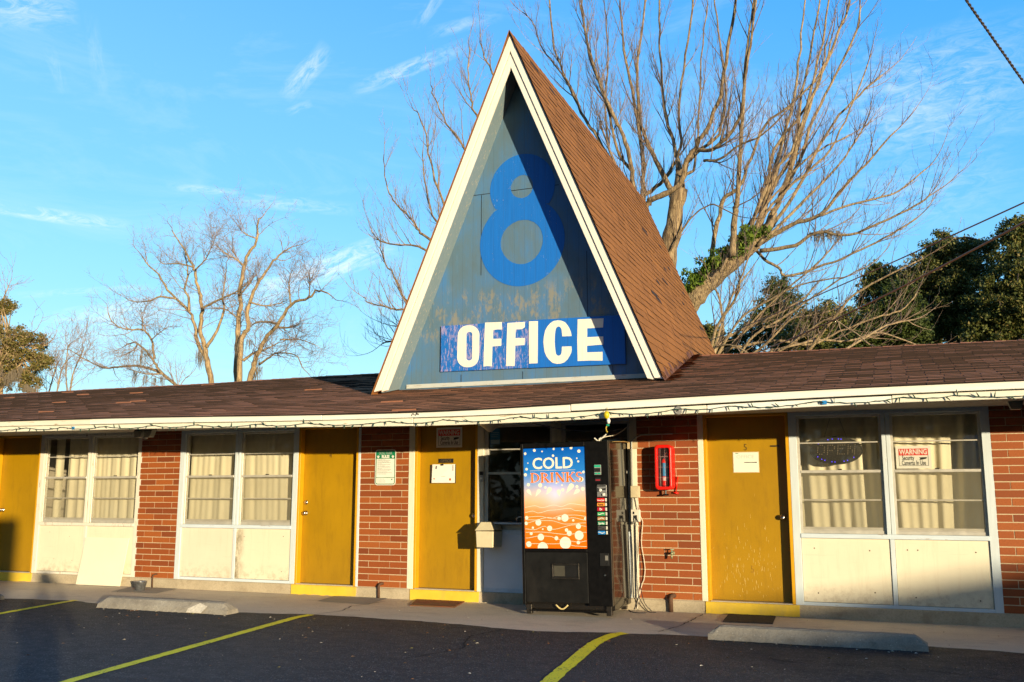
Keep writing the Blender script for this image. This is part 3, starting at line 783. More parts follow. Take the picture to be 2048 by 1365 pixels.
# numeral 8: two overlapping discs with open centres
def circ(cx, cz, r, n, ph=0): return [(cx + r * math.cos(2*math.pi*i/n + ph), cz + r * math.sin(2*math.pi*i/n + ph)) for i in range(n)]
c1, r1, c2, r2 = (-1.473, 5.268), .469, (-1.480, 4.511), .608
m = MB(); N = 72; Y8 = YF - .004
def inside(p, c, r): return (p[0]-c[0])**2 + (p[1]-c[1])**2 < r*r
def sect(c, r, hole, other, ro):
    # ring between the outer circle (cut along the waist line) and the hole
    zc = 5.0
    out, inn = [], []
    for i in range(N):
        q = 2*math.pi*i/N; x, z = c[0] + r*math.cos(q), c[1] + r*math.sin(q)
        if c is c1 and z < zc: k = (zc - c[1]) / math.sin(q); x, z = c[0] + k*math.cos(q), zc
        if c is c2 and z > zc: k = (zc - c[1]) / math.sin(q); x, z = c[0] + k*math.cos(q), zc
        out.append((x, Y8, z)); wob = 1 + .012 * math.sin(3 * q + r * 9) + rnd.uniform(-.008, .008)
        inn.append((hole[0] + hole[2]*wob*math.cos(q), Y8, hole[1] + hole[2]*wob*math.sin(q)))
    m.ring(out, inn, (0, .003, 0))
sect(c1, r1, (-1.474, 5.278, .161), c2, r2); sect(c2, r2, (-1.478, 4.510, .304), c1, r1)
build('numeral', m, NUM8, gw)

# ------------------------------------------------------------------ OFFICE sign
sg = empty('office_sign', (-1.45, YF - .03, 3.1), 'long blue board lettered OFFICE in cream paint across the foot of the gable', 'sign')
YS = YF - .03
def zp(X, Y, y=YS): return at(870 + X / 4.995, 600 + Y / 4.995, y)
m = MB(); m.prism([zp(60, 262), zp(53, 720), zp(940, 680), zp(937, 207)], (0, .022, 0)); build('sign_board', m, SIGNL, sg, bevel=.003)
m = MB(); m.prism([zp(936, 204, YS - .006), zp(939, 682, YS - .006), zp(1905, 640, YS - .006), zp(1893, 150, YS - .006)], (0, .028, 0)); build('sign_board', m, SIGNR, sg, bevel=.003)
def letter(pts, y):
    m = MB(); P = [zp(a, b, y) for a, b in pts]
    ar = sum(P[i].x * P[(i+1) % len(P)].z - P[(i+1) % len(P)].x * P[i].z for i in range(len(P)))
    if ar < 0: P = P[::-1]
    m.prism(P, (0, .003, 0)); build('letter', m, CREAM, sg)
yl, yr_ = YS - .003, YS - .009
letter([(500,228),(668,222),(666,297),(625,296),(582,303),(580,390),(663,388),(661,460),(573,466),(568,666),(526,662),(484,668),(490,470)], yl)
letter([(722,232),(898,220),(897,275),(868,293),(805,297),(803,383),(897,382),(895,452),(802,458),(795,663),(752,660),(710,662),(714,470)], yl)
letter([(938,215),(1028,213),(1026,450),(1024,634),(940,638)], yr_)
letter([(1365,362),(1358,325),(1345,290),(1325,255),(1300,225),(1265,209),(1225,205),(1185,212),(1150,235),(1122,268),(1100,310),(1088,365),(1083,420),(1087,470),(1095,520),(1112,563),(1140,600),(1175,630),(1215,640),(1255,638),(1290,625),(1322,598),(1345,560),(1360,530),(1365,500),(1363,465),(1268,468),(1266,505),(1263,535),(1252,553),(1238,559),(1220,556),(1208,540),(1203,515),(1198,470),(1195,420),(1196,365),(1200,320),(1206,292),(1215,275),(1228,267),(1243,268),(1256,280),(1264,297),(1268,330),(1272,366)], yr_)
letter([(1425,195),(1684,185),(1678,276),(1520,286),(1520,374),(1680,366),(1680,447),(1518,460),(1518,526),(1673,520),(1673,608),(1550,607),(1425,612),(1421,400)], yr_)
def rr(x0, x1, y0, y1, r, n=8):
    o = []
    for cx, cy, a in ((x1 - r, y1 - r, 0), (x0 + r, y1 - r, 90), (x0 + r, y0 + r, 180), (x1 - r, y0 + r, 270)):
        for i in range(n): q = R(a + 90 * i / (n - 1)); o.append((cx + r * math.cos(q), cy + r * math.sin(q)))
    return o
m = MB()
O1 = [zp(a - (b - 460) * .03, b, yl) for a, b in rr(224, 441, 255, 674, 100)]
O2 = [zp(a - (b - 460) * .01, b, yl) for a, b in rr(313, 372, 320, 607, 28)]
m.ring(O1[::-1], O2[::-1], (0, .003, 0)); build('letter', m, CREAM, sg)

# ================================================================== SIGNS AND NOTICES
def rrect(x0, x1, z0, z1, y, r, n=5): return [(a, y, b) for a, b in rr(x0, x1, z0, z1, r, n)]
def warning(x0, x1, z0, z1, y, label):
    s = empty('warning_sign', ((x0 + x1) / 2, y, (z0 + z1) / 2), label, 'sign'); w, h = x1 - x0, z1 - z0
    m = MB(); m.box(x0, x1, y, y + .003, z0, z1); build('sign_plate', m, WHITE, s)
    e = .028
    m = MB()
    for a in ((x0+e, x1-e, z0+e, z0+e+.004), (x0+e, x1-e, z1-e-.004, z1-e), (x0+e, x0+e+.004, z0+e, z1-e), (x1-e-.004, x1-e, z0+e, z1-e)): m.box(a[0], a[1], y - .0008, y, a[2], a[3])
    build('border', m, INK, s)
    m = MB(); m.box(x0+e, x1-e, y - .0012, y, z1-e-h*.30, z1-e); build('red_band', m, SIGNRED, s)
    cx = (x0 + x1) / 2; k = w / .35
    text('WARNING', .073 * k, WHITE, 'lettering', s, (cx, y - .0018, z1 - e - h * .25), .78, 1.05, .0004, bold=.0018)
    text('Security', .062 * k, INK, 'lettering', s, (x0 + w * .345, y - .0012, z0 + h * .375), .60, 1.15, .0004, bold=.0006)
    text('Cameras In Use', .062 * k, INK, 'lettering', s, (cx, y - .0012, z0 + h * .155), .60, 1.15, .0004, bold=.0006)
    m = MB(); c = (x0 + w * .66, y - .001, z0 + h * .435); hh = h * .06
    m.prism([(c[0] + .022*k, y - .001, c[2] - hh*.9), (c[0] + .070*k, y - .001, c[2] - hh*.1), (c[0] + .078*k, y - .001, c[2] + hh*1.1), (c[0] + .022*k, y - .001, c[2] + hh*1.0)], (0, .001, 0))
    m.disc((c[0] + .008*k, y - .001, c[2]), hh, 14, .001, hh * 1.3); build('camera_emblem', m, INK, s)
    m = MB(); m.disc((c[0] - .006*k, y - .0016, c[2]), hh*.85, 14, .001, hh); build('camera_emblem', m, WHITE, s)
    return s
warning(-2.476, -2.111, 1.763, 2.02, .094, 'red and white security camera warning sign in shade at top of the office door')
warning(3.003, 3.348, 1.444, 1.682, .080, 'sunlit red and white security camera warning sign standing inside the right window')

s = empty('dog_rules_sign', (-3.155, -.012, 1.517), 'green and white dog park rules sign with rounded corners on the brick pier', 'sign')
x0, x1, z0, z1, y = -3.308, -3.002, 1.288, 1.746, -.012
m = MB(); m.prism(rrect(x0, x1, z0, z1, y, .035), (0, .004, 0)); build('sign_plate', m, WHITE, s)
m = MB(); m.ring(rrect(x0+.010, x1-.010, z0+.010, z1-.010, y-.0008, .028), rrect(x0+.020, x1-.020, z0+.020, z1-.020, y-.0008, .02), (0, .001, 0))
m.box(x0+.019, x1-.019, y-.0008, y, z1-.118, z1-.019); m.box(x0+.019, x1-.019, y-.0008, y, z0+.095, z0+.102); m.disc((x1-.055, y-.0008, z0+.075), .010, 8, .001); build('green_field', m, GREEN, s)
text('DOG PARK', .047, plain('faded_letter_green', (.30, .38, .33), .5), 'lettering', s, (-3.155, y-.0016, z1-.063), .85, 1, .0004, bold=.001)
text('RULES', .052, WHITE, 'lettering', s, (-3.155, y-.0016, z1-.108), .8, 1, .0004, bold=.0025)
m = MB()
for cx in (x0 + .045, x1 - .045):
    m.disc((cx, y-.0016, z1-.097), .012, 10, .001, .014)
    for dx, dz in ((-.014, .010), (-.005, .017), (.006, .017), (.015, .010)): m.disc((cx+dx, y-.0016, z1-.097+dz), .0055, 8, .001)
build('paw_emblem', m, WHITE, s)
m = MB(); zz = z1 - .133
for i, (k, wd) in enumerate(((0, .50), (1, .80), (0, .72), (1, .85), (0, .30), (1, .78), (0, .45), (1, .82), (0, .80), (0, .28), (1, .88), (1, .78), (0, .60), (1, .90), (1, .55))):
    a = x0 + .035
    xe = a + (x1 - x0 - .07) * wd
    while a < xe - .006:
        b = min(xe, a + rnd.uniform(.010, .028)); m.box(a, b, y-.0012, y-.0002, zz, zz + .0045); a = b + .005
    zz -= .0105 + .0052 * k
for i in range(4):
    a = x0 + .035; xe = a + (.12 if i else .1)
    while a < xe: m.box(a, a + .016, y-.0012, y-.0002, z0 + .078 - i * .014, z0 + .0815 - i * .014); a += .021
build('small_print', m, plain('small_print_green', (.18, .25, .20), .6), s)

# paper on the office door, name plate above it, paper on door 5
s = empty('paper_notice', (-2.36, .07, 1.43), 'white printed notice on a dark clipboard hung on the mustard office door', 'notice')
m = MB(); m.box(-2.555, -2.195, .088, .096, 1.312, 1.546); build('backing_board', m, plain('clipboard', (.05, .035, .025), .6), s)
m = MB(); m.quad((-2.52, .060, 1.317), (-2.20, .080, 1.317), (-2.20, .082, 1.55), (-2.52, .080, 1.55)); build('paper', m, plain('paper_white', (.86, .80, .72), .7, 0, .03), s)
m = MB(); m.tube([(-2.37, .078, 1.545), (-2.37, .05, 1.545)], .009, 8); m.box(-2.378, -2.362, .055, .09, 1.535, 1.558); build('clip', m, INK, s)
m = MB(); m.prism([(-2.495, .074, 1.415), (-2.468, .074, 1.415), (-2.452, .076, 1.53), (-2.470, .076, 1.53)], (0, .001, 0))
for i in range(7): m.box(-2.235, -2.218, .0735, .0745, 1.47 + i * .010, 1.475 + i * .010)
build('print_mark', m, plain('printed_grey', (.12, .11, .13), .6), s)
m = MB(); m.disc((-2.487, .064, 1.362), .014, 10, .001); m.box(-2.275, -2.25, .070, .071, 1.345, 1.372); m.box(-2.50, -2.33, .0685, .0692, 1.396, 1.399); build('print_mark', m, plain('printed_orange', (.55, .12, .05), .6), s)
s = empty('name_plate', (-2.335, .09, 1.595), 'small black plate with dark OFFICE letters on the office door', 'sign')
m = MB(); m.box(-2.44, -2.232, .092, .0985, 1.569, 1.622); build('plate', m, INK, s)
text('OFFICE', .047, plain('plate_letters', (.14, .09, .03), .5), 'lettering', s, (-2.336, .0915, 1.579), 1.0, 1, .0004)
s = empty('paper_sheet', (1.426, .09, 1.53), 'sun bleached white OFFICE paper with an arrow line taped to the right hand door', 'notice')
m = MB(); m.box(1.287, 1.565, .0945, .097, 1.421, 1.642); build('paper', m, plain('bleached_paper', (.84, .79, .66), .7, 0, .03), s)
m = MB(); m.box(1.28, 1.572, .097, .0985, 1.414, 1.649); build('tape', m, plain('old_tape', (.62, .44, .22), .5), s)
text('OFFICE', .062, plain('faded_pink_ink', (.74, .60, .50), .7), 'lettering', s, (1.42, .0938, 1.575), 1.0, .9, .0003)
m = MB(); m.box(1.405, 1.535, .0936, .0944, 1.525, 1.533); m.prism([(1.535, .0936, 1.520), (1.55, .0936, 1.529), (1.535, .0936, 1.538)], (0, .0008, 0)); build('arrow', m, INK, s)
m = MB(); m.box(1.31, 1.345, .0936, .0944, 1.630, 1.637); build('green_mark', m, GREEN, s)
s = empty('window_sticker', (-1.62, .05, 1.89), 'blue sticker with pale lines in the upper corner of the office window', 'sticker')
m = MB(); m.box(-1.705, -1.57, .048, .05, 1.79, 1.985); build('sticker_sheet', m, plain('sticker_blue', (.02, .16, .30), .5), s)
m = MB(); m.box(-1.70, -1.575, .0475, .048, 1.795, 1.845)
for i in range(3): m.box(-1.69, -1.60 + .01 * i, .0475, .048, 1.88 + .025 * i, 1.886 + .025 * i)
build('pale_lines', m, plain('sticker_pale', (.30, .40, .45), .5), s)

# oval LED open sign behind the glass
s = empty('open_sign', (2.40, .10, 1.65), 'dark oval OPEN sign dotted with blue lights hanging in the right window', 'sign')
m = MB(); N = 40; ox, oz, ow, oh = 2.398, 1.648, .272, .150
t = NT('smoked_acrylic'); tr = t.n('ShaderNodeBsdfTransparent', {'Color': (.30, .29, .27, 1)}); df = t.bsdf((.05, .045, .04), .25); mx = t.n('ShaderNodeMixShader', {0: .45}); t.set(mx, 1, tr); t.set(mx, 2, df); ACR = t.out(mx.outputs[0])
m.disc((ox, .088, oz), oh, N, .006, ow); build('oval_panel', m, ACR, s)
m = MB(); el = lambda a, b: [(ox + a * math.cos(2*math.pi*i/N), .084, oz + b * math.sin(2*math.pi*i/N)) for i in range(N)]
m.ring(el(ow + .004, oh + .004), el(ow - .006, oh - .006), (0, .014, 0)); build('rim', m, DARKMET, s)
GL = {'O': ["0110", "1001", "1001", "1001", "1001", "0110"], 'P': ["1110", "1001", "1001", "1110", "1000", "1000"], 'E': ["1111", "1000", "1110", "1000", "1000", "1111"], 'N': ["1001", "1101", "1101", "1011", "1011", "1001"]}
m = MB()
for li, ch in enumerate('OPEN'):
    for rI, row in enumerate(GL[ch]):
        for cI, b in enumerate(row):
            if b == '1': m.disc((ox - .195 + li * .105 + cI * .023 + (5 - rI) * .002, .0845, oz + .058 - rI * .0195), .0052, 8, .003)
build('unlit_lettering', m, plain('led_amber_unlit', (.20, .155, .10), .4), s)
m = MB()
for q in (75, 82, 98, 110, 40, 142, 212, 228, 238, 258, 266, 290, 300, 322):
    m.disc((ox + ow * .84 * math.cos(R(q)), .0835, oz + oh * .84 * math.sin(R(q))), .0050, 8, .003)
build('blue_lights', m, mat_emit('blue_led', (.10, .05, 1.0), 2.2), s)
m = MB()
for dx in (-.12, .12): m.tube([(ox + dx, .09, oz + .13), (ox + dx * .4, .09, 2.0)], .002, 4)
build('hanging_chain', m, DARKMET, s)

# ================================================================== VENDING MACHINE (local frame: x right, y depth, z up, base corner at origin)
vm = empty('vending_machine', (-.935, -.79, -.108), 'black cold drinks vending machine with lit blue and orange front panel', 'vending machine')
VO = WL[vm.name]
def vb(name, mb, mat, parent=vm, **k):
    mb.v = [(x + VO.x, y + VO.y, z + VO.z) for x, y, z in mb.v]; return build(name, mb, mat, parent, **k)
VW, VD, VH = 1.035, .762, 1.852
t = NT('gloss_black_side'); v = t.pos()
GSIDE = t.out(t.bsdf((.012, .010, .008), t.ramp(t.noise(v, 3, 5), [(.3, .05), (.8, .16)]), t.bump(t.noise(v, 1.6, 2), .05, .02), **{'Specular IOR Level': .55}))
m = MB(); m.box(.004, VW, .07, VD, .02, VH); vb('cabinet', m, GSIDE, bevel=.012)
m = MB(); m.box(0, .035, 0, .068, .075, VH - .003); m.box(.035, .765, 0, .068, 1.795, VH - .003); m.box(.765, VW - .002, .003, .068, .075, VH - .003); m.box(.035, .765, 0, .068, .645, .680)
vb('door_frame', m, BLACK, bevel=.006)
m = MB(); m.box(.037, .763, .006, .068, .10, .643); kp = vb('kick_panel', m, BLACKM, bevel=.005)
m = MB(); m.box(.345, .665, -.004, .02, .355, .375); m.box(.345, .665, -.004, .02, .505, .525); m.box(.345, .365, -.004, .02, .375, .505); m.box(.645, .665, -.004, .02, .375, .505)
vb('chute_frame', m, DARKMET, bevel=.003)
m = MB(); m.box(.365, .645, .004, .0058, .375, .505); vb('chute_flap_and_reflection', m, plain('chute_dark', (.012, .011, .010), .4)); m = MB(); m.box(.375, .50, .002, .0035, .385, .497); vb('chute_flap_and_reflection', m, plain('chute_painted_reflection', (.065, .058, .042), .5))  # second sheet paints a tan reflection over the flap's left half
# base rail, feet, hose loop
m = MB(); m.box(.06, .98, .03, .07, .0, .022); vb('base_rail', m, BLACK, bevel=.004)
for a in (.03, .95):
    for b in (.03, .62):
        m = MB(); m.box(a, a + .06, b, b + .06, -.028, .075); vb('foot', m, DARKMET, bevel=.004)
m = MB(); m.tube([(.38 + .014 * i, .02, .078 - .045 * math.sin(math.pi * i / 10)) for i in range(11)], .009, 8); vb('hose', m, plain('yellow_hose', (.62, .48, .20), .5), smooth=True)
# lit panel: printed gradient (a backlit print: it gives off its own light through the print)
PX0, PX1, PZ0, PZ1 = .040, .760, .684, 1.790
t = NT('lit_panel'); v = t.obj(); q = t.xyz(v)
vz = t.math('DIVIDE', t.math('SUBTRACT', q[2], PZ0), PZ1 - PZ0)
col = t.ramp(t.math('ADD', vz, t.math('MULTIPLY', t.math('SUBTRACT', t.noise(v, 6, 3), .5), .06)), [(0, (.95, .13, .0)), (.33, (.95, .20, .02)), (.46, (.90, .42, .22)), (.54, (.62, .46, .40)), (.64, (.26, .34, .55)), (.76, (.02, .19, .55)), (1, (.0, .085, .42))])
dx = t.math('SUBTRACT', q[0], .41); dz = t.math('SUBTRACT', q[2], 1.265)
hot = t.math('POWER', t.math('MAXIMUM', t.math('SUBTRACT', 1., t.math('DIVIDE', t.math('SQRT', t.math('ADD', t.math('MULTIPLY', dx, dx), t.math('MULTIPLY', t.math('MULTIPLY', dz, dz), .8))), .36)), 0.), 1.7)
lampc = t.mix(hot, (1, 1, 1), (1.25, 1.15, 1.6)); ec = t.mix(1.0, t.mix(t.math('MULTIPLY', hot, .62), col, (.70, .60, .95)), lampc, 'MULTIPLY')
PAN = t.out(t.bsdf(col, .3, None, **{'Emission Color': ec, 'Emission Strength': t.math('MULTIPLY_ADD', hot, .16, .20)}))
m = MB(); m.box(PX0, PX1, .002, .03, PZ0, PZ1); pan = vb('lit_panel', m, PAN)
pan.data.transform(Matrix.Translation((0, 0, 0)))
t = NT('panel_cream_print'); PCR = t.out(t.bsdf((.78, .70, .56), .35, None, **{'Emission Color': (.95, .80, .62, 1), 'Emission Strength': .14}))
def pz(X, Y, y=.0012):
    v_ = (Y - (283 - (X - 162) * .03)) / (1753 - 270); xl = 162 + 36 * v_; xr = 1003 + 53 * v_
    return (PX0 + (X - xl) / (xr - xl) * (PX1 - PX0), y, PZ1 - v_ * (PZ1 - PZ0))
m = MB(); kx = (PX1 - PX0) / 850
def dot(X, Y, r):
    a, y, b = pz(X, Y)
    n = 18; pts = []
    for i in range(n):
        px, pzz = a + r*kx*math.cos(2*math.pi*i/n), b + r*kx*math.sin(2*math.pi*i/n)
        pts.append((min(max(px, PX0), PX1), y, min(max(pzz, PZ0), PZ1)))
    m.prism(pts, (0, .0006, 0))
for a in ((190,357,18),(320,308,20),(428,325,11),(590,288,15),(713,294,14),(830,272,20),(938,323,22),(582,388,17),(910,428,10),(930,474,14),(229,499,9),(211,590,18),(195,675,22),(1003,630,18),(975,737,30),(238,823,23),(405,830,28),(478,862,17),(710,826,12),(915,845,20),(632,797,12),(720,895,22),(995,878,26)): dot(*a)
for a in ((363,83,39),(515,162,34),(893,122,33),(738,178,22),(775,222,32),(903,247,57),(398,286,42),(605,295,25),(724,355,74),(893,345,22),(268,241,19),(290,158,15),(423,174,11),(237,390,35),(425,432,68),(716,10,47),(205,20,22),(640,20,22),(825,42,15),(200,100,22),(990,15,25)): dot(a[0]*1.0526, 1293.3 + a[1]*1.0526, a[2]*1.0526)
for (hx, hy, r, tx, ty) in ((238,918,27,284,985),(388,915,27,338,1000),(538,888,32,492,968),(665,918,29,676,992),(838,835,36,768,944),(924,905,30,868,962)):
    hd = Vector((hx, hy)); td = Vector((tx, ty)) - hd; d_ = td.normalized(); n_ = Vector((-d_.y, d_.x)); pts = []
    for i in range(13): q = math.pi * (i / 12); pts.append(hd + n_ * r * math.cos(q) - d_ * r * math.sin(q))
    for k_, w_ in ((.35, .80), (.62, .46), (.85, .2)): pts.append(hd - n_ * r * w_ + td * k_)
    pts.append(hd + td)
    for k_, w_ in ((.85, .2), (.62, .46), (.35, .80)): pts.append(hd + n_ * r * w_ + td * k_)
    P = [Vector(pz(p.x, p.y)) for p in pts]
    ar = sum(P[i].x * P[(i+1) % len(P)].z - P[(i+1) % len(P)].x * P[i].z for i in range(len(P)))
    m.prism(P if ar > 0 else P[::-1], (0, .0006, 0))
def wave(pts, w=5):
    P = []
    for (a, b) in zip(pts, pts[1:]):
        for i in range(6):
            tt = i / 6; s = tt*tt*(3-2*tt); P.append(Vector(pz(lerp(a[0], b[0], tt), lerp(a[1], b[1], s))))
    P.append(Vector(pz(*pts[-1]))); w *= kx * .5
    vs = []
    for p in P:
        x = min(max(p.x, PX0), PX1); vs += [(x, p.y, p.z - w), (x, p.y, p.z + w)]
    m.add(vs, [(2*i, 2*i+2, 2*i+3, 2*i+1) for i in range(len(P)-1)])
for w in ([(190,1160),(330,1135),(430,1160),(600,1120),(700,1140),(830,1095),(1030,1115)], [(190,1235),(300,1215),(380,1240),(560,1195),(820,1165),(900,1195),(1030,1200)], [(195,1305),(400,1290),(560,1315),(720,1265),(900,1260),(1040,1275)], [(195,1345),(330,1345),(520,1305),(700,1330),(860,1300),(1040,1330)],
          [(200,1395),(380,1350),(560,1350),(760,1395),(1050,1370)], [(200,1480),(320,1490),(470,1435),(560,1480),(900,1400),(1050,1420)], [(205,1530),(420,1520),(780,1545),(1050,1505)], [(205,1615),(420,1575),(540,1580),(700,1625),(950,1650),(1055,1630)], [(205,1695),(500,1690),(760,1680),(900,1708),(1055,1712)]): wave(w)
vb('printed_pattern', m, PCR, pan)
def vtext(body, size, mat, loc, sx=1, sz=1, bold=0, name='lettering', parent=pan):
    return text(body, size, mat, name, parent, Vector(loc) + VO, sx, sz, .0004, bold=bold)
a = pz(330, 570); b = pz(570, 405)
vtext('COLD', .178, PCR, (.388, .0008, pz(570, 578)[2]), .99, .98, .0035)
m = MB(); p0, p1 = pz(258, 620), pz(890, 604); m.box(p0[0], p1[0], .0008, .0016, p0[2], p0[2] + .006); vb('rule_line', m, plain('rule_grey', (.45, .50, .55), .5), pan)
# DRINKS: slab-serif letters drawn as strokes, orange on a pale outline
t = NT('panel_orange_print'); POR = t.out(t.bsdf((.88, .16, .008), .35, None, **{'Emission Color': (.95, .17, .0, 1), 'Emission Strength': .2}))
def serif(body, x0, z0, h, w, gapx, grow, y, mat):
    m = MB(); thick, thin = h * .20 + grow, h * .075 + grow
    def bar(xa, xb, za, zb2): m.box(xa - grow*.5, xb + grow*.5, y, y + .0005, za - grow*.5, zb2 + grow*.5)
    def line(p, q, t_):
        p, q = Vector((p[0], 0, p[1])), Vector((q[0], 0, q[1])); d = (q - p).normalized(); nn = Vector((-d.z, 0, d.x)) * t_ * .5
        P = [p - nn, q - nn, q + nn, p + nn]; m.prism([(a.x, y, a.z) for a in P], (0, .0005, 0))
    def arc(cx, cz, rx, rz, a0, a1, t0, t1, n=14):
        vs = []
        for i in range(n + 1):
            q = R(lerp(a0, a1, i / n)); tt = lerp(t0, t1, abs(math.cos(q)))
            vs += [(cx + (rx - tt) * math.cos(q), y, cz + (rz - t0) * math.sin(q)), (cx + (rx + grow*.5) * math.cos(q), y, cz + (rz + grow*.5) * math.sin(q))]
        m.add(vs, [(2*i, 2*i+1, 2*i+3, 2*i+2) for i in range(n)])
    x = x0
    T, th = h * .20, h * .075
    for ch in body:
        W = w * {'I': .5, 'S': .78, 'N': 1.08, 'D': 1.08, 'R': 1.0, 'K': 1.05}[ch]
        if ch in 'DRIKN':
            sx = x + W * .12 if ch != 'I' else x + W * .5 - T * .5
            bar(sx, sx + (T if ch != 'N' else th), z0, z0 + h); bar(sx - h*.07, sx + T + h*.07, z0, z0 + th); bar(sx - h*.07, sx + T + (h*.07 if ch != 'N' else -T*.2), z0 + h - th, z0 + h)
        if ch == 'D': arc(sx + T*.5, z0 + h/2, W*.78, h/2, -90, 90, th, T)
        if ch == 'R': arc(sx + T*.5, z0 + h*.745, W*.60, h*.255, -90, 90, th, T*.95); line((sx + W*.40, z0 + h*.48), (sx + W*.80, z0 + th*.5), T); bar(sx + W*.66, sx + W*.98, z0, z0 + th)
        if ch == 'N': line((sx + th*.6, z0 + h - th*.5), (x + W*.88, z0 + th*.4), T); bar(x + W*.86, x + W*.86 + th, z0, z0 + h); bar(x + W*.72, x + W*1.02, z0 + h - th, z0 + h)
        if ch == 'K': line((sx + T*.8, z0 + h*.42), (x + W*.82, z0 + h*.95), th*1.2); line((sx + W*.34, z0 + h*.56), (x + W*.86, z0 + th*.6), T); bar(x + W*.66, x + W*1.0, z0 + h - th, z0 + h); bar(x + W*.70, x + W*1.04, z0, z0 + th)
        if ch == 'S':
            arc(x + W*.5, z0 + h*.735, W*.44, h*.265, 20, 270, th, T*.9); arc(x + W*.5, z0 + h*.265, W*.46, h*.265, -160, 90, th, T*.9)
        x += W + gapx
    vb('lettering', m, mat, pan)
z_d = pz(560, 785)[2]; x_d = pz(262, 700)[0]
serif('DRINKS', x_d, z_d, .108, .104, .010, .005, .0006, PCR); serif('DRINKS', x_d, z_d, .108, .104, .010, 0, .0000, POR)
# selection column
m = MB(); m.box(.872, .952, -.004, .004, 1.478, 1.588); bv = vb('bill_acceptor', m, plain('bill_grey', (.30, .30, .28), .5), bevel=.003)
m = MB(); m.box(.876, .948, -.0065, -.004, 1.560, 1.584); m.box(.880, .908, -.0065, -.004, 1.484, 1.500); m.box(.914, .944, -.0065, -.004, 1.484, 1.500); vb('green_light', m, plain('acceptor_green', (.02, .42, .26), .4), bv)
m = MB(); m.box(.878, .946, -.0066, -.004, 1.508, 1.552); vb('bill_slot', m, INK, bv)
m = MB(); m.box(.880, .945, -.001, .004, 1.408, 1.446); db = vb('price_display', m, INK); m = MB(); m.box(.886, .938, -.002, -.001, 1.414, 1.428); vb('display_digits', m, plain('display_red', (.30, .02, .03), .4), db)
m = MB(); m.box(.898, 1.008, -.004, .004, 1.238, 1.368); cm_ = vb('coin_panel', m, plain('coin_steel', (.42, .40, .37), .35, .6, .2, 60), bevel=.003)
m = MB(); m.box(.958, .998, -.0055, -.004, 1.312, 1.330); m.box(.905, .918, -.0055, -.004, 1.292, 1.335); m.box(.944, .956, -.0055, -.004, 1.248, 1.270); m.box(.902, 1.0, -.0055, -.004, 1.350, 1.362); vb('coin_slot', m, DARKMET, cm_)
m = MB(); m.lathe((.938, -.003, 1.310), [(.016, 0), (.016, .006), (.009, .010), (0, .010)], 14, 'y'); vb('coin_button', m, WHITE, cm_); m = MB(); m.box(.964, .992, -.0058, -.004, 1.250, 1.276); vb('coin_label', m, WHITE, cm_)
bt = [('Coca-Cola', (.72, .02, .02), .5, 1), ('Fanta', (.85, .30, .04), .8, 0), ('Dr', (.45, .015, .03), .9, 1), (None, (.06, .38, .14), 1, 1), (None, (.42, .22, .08), 1, 1), ('Sprite', (.02, .26, .12), .8, 1), (None, (.075, .07, .068), 1, 0), (None, (.03, .24, .60), 1, 1)]
for i, (wd, c, k, wt) in enumerate(bt):
    zz = 1.206 - i * .0502
    m = MB(); m.box(.894, .978, -.003, .004, zz - .019, zz + .019); b_ = vb('drink_label', m, plain('drink_label', c, .35, 0, .05), bevel=.002)
    if wd: vtext(wd, .030 * (1 if len(wd) < 8 else .62), WHITE if wt else INK, (.936, -.0036, zz - .011), .95, 1.1, .0008, 'lettering', b_)
    else:
        m = MB(); P = [(.900 + .07 * j / 8, -.0036, zz + .006 * math.sin(j * .8 + i)) for j in range(9)]
        m.add([p for q in P for p in ((q[0], q[1], q[2] - .004), (q[0], q[1], q[2] + .003))], [(2*j, 2*j+2, 2*j+3, 2*j+1) for j in range(8)]); vb('label_swirl', m, WHITE if i != 6 else DARKMET, b_)
    m = MB(); m.box(.986, 1.004, -.006, .004, zz - .018, zz + .018); vb('select_button', m, plain('button_white', (.70, .66, .55), .4), bevel=.002)
m = MB(); m.box(.905, 1.01, -.006, .004, .50, .635); cr_ = vb('coin_return', m, plain('coin_cup_black', (.02, .019, .018), .3), bevel=.004)
m = MB(); m.box(.968, 1.0, -.0075, -.006, .560, .610); vb('coin_cup', m, plain('coin_cup_steel', (.36, .33, .28), .4, .5), cr_)
m = MB(); m.lathe((.958, .003, .405), [(.011, 0), (.011, .008), (0, .008)], 12, 'y'); vb('lock', m, METAL)
# chrome corner trim
m = MB(); m.box(VW - .006, VW + .003, .010, .016, .08, VH); m.box(VW - .004, VW + .003, .066, .072, .08, VH); vb('corner_trim', m, plain('trim_metal', (.45, .36, .25), .3, .9))
vm.rotation_euler = (R(.7), R(-.9), 0)

# crumpled paper and cardboard lying on top of the machine
m = MB(); m.box(.02, .20, -.60, -.35, 1.752, 1.757); cb = build('cardboard_scrap', m, plain('cardboard', (.50, .30, .10), .8)); cb.rotation_euler = (0, 0, 0); tag(cb, 'flat scrap of brown cardboard lying on top of the drinks machine', 'cardboard')
m = MB()
for q in ((-.03, .10, .055, .03), (.02, .04, .02, .05)): m.tube([(-.06 + q[1]*.3, -.74, 1.775), (-.06 + q[1], -.74 + q[0]*.2, 1.775 + q[2])], .007, 6)
m.tube([(-.10, -.74, 1.79), (-.07, -.74, 1.765), (-.03, -.74, 1.755), (.03, -.74, 1.75)], .007, 6)
tag(build('torn_paper_scrap', m, WHITE), 'twisted white paper scrap on the top edge of the drinks machine', 'paper scrap')
print('machine done')

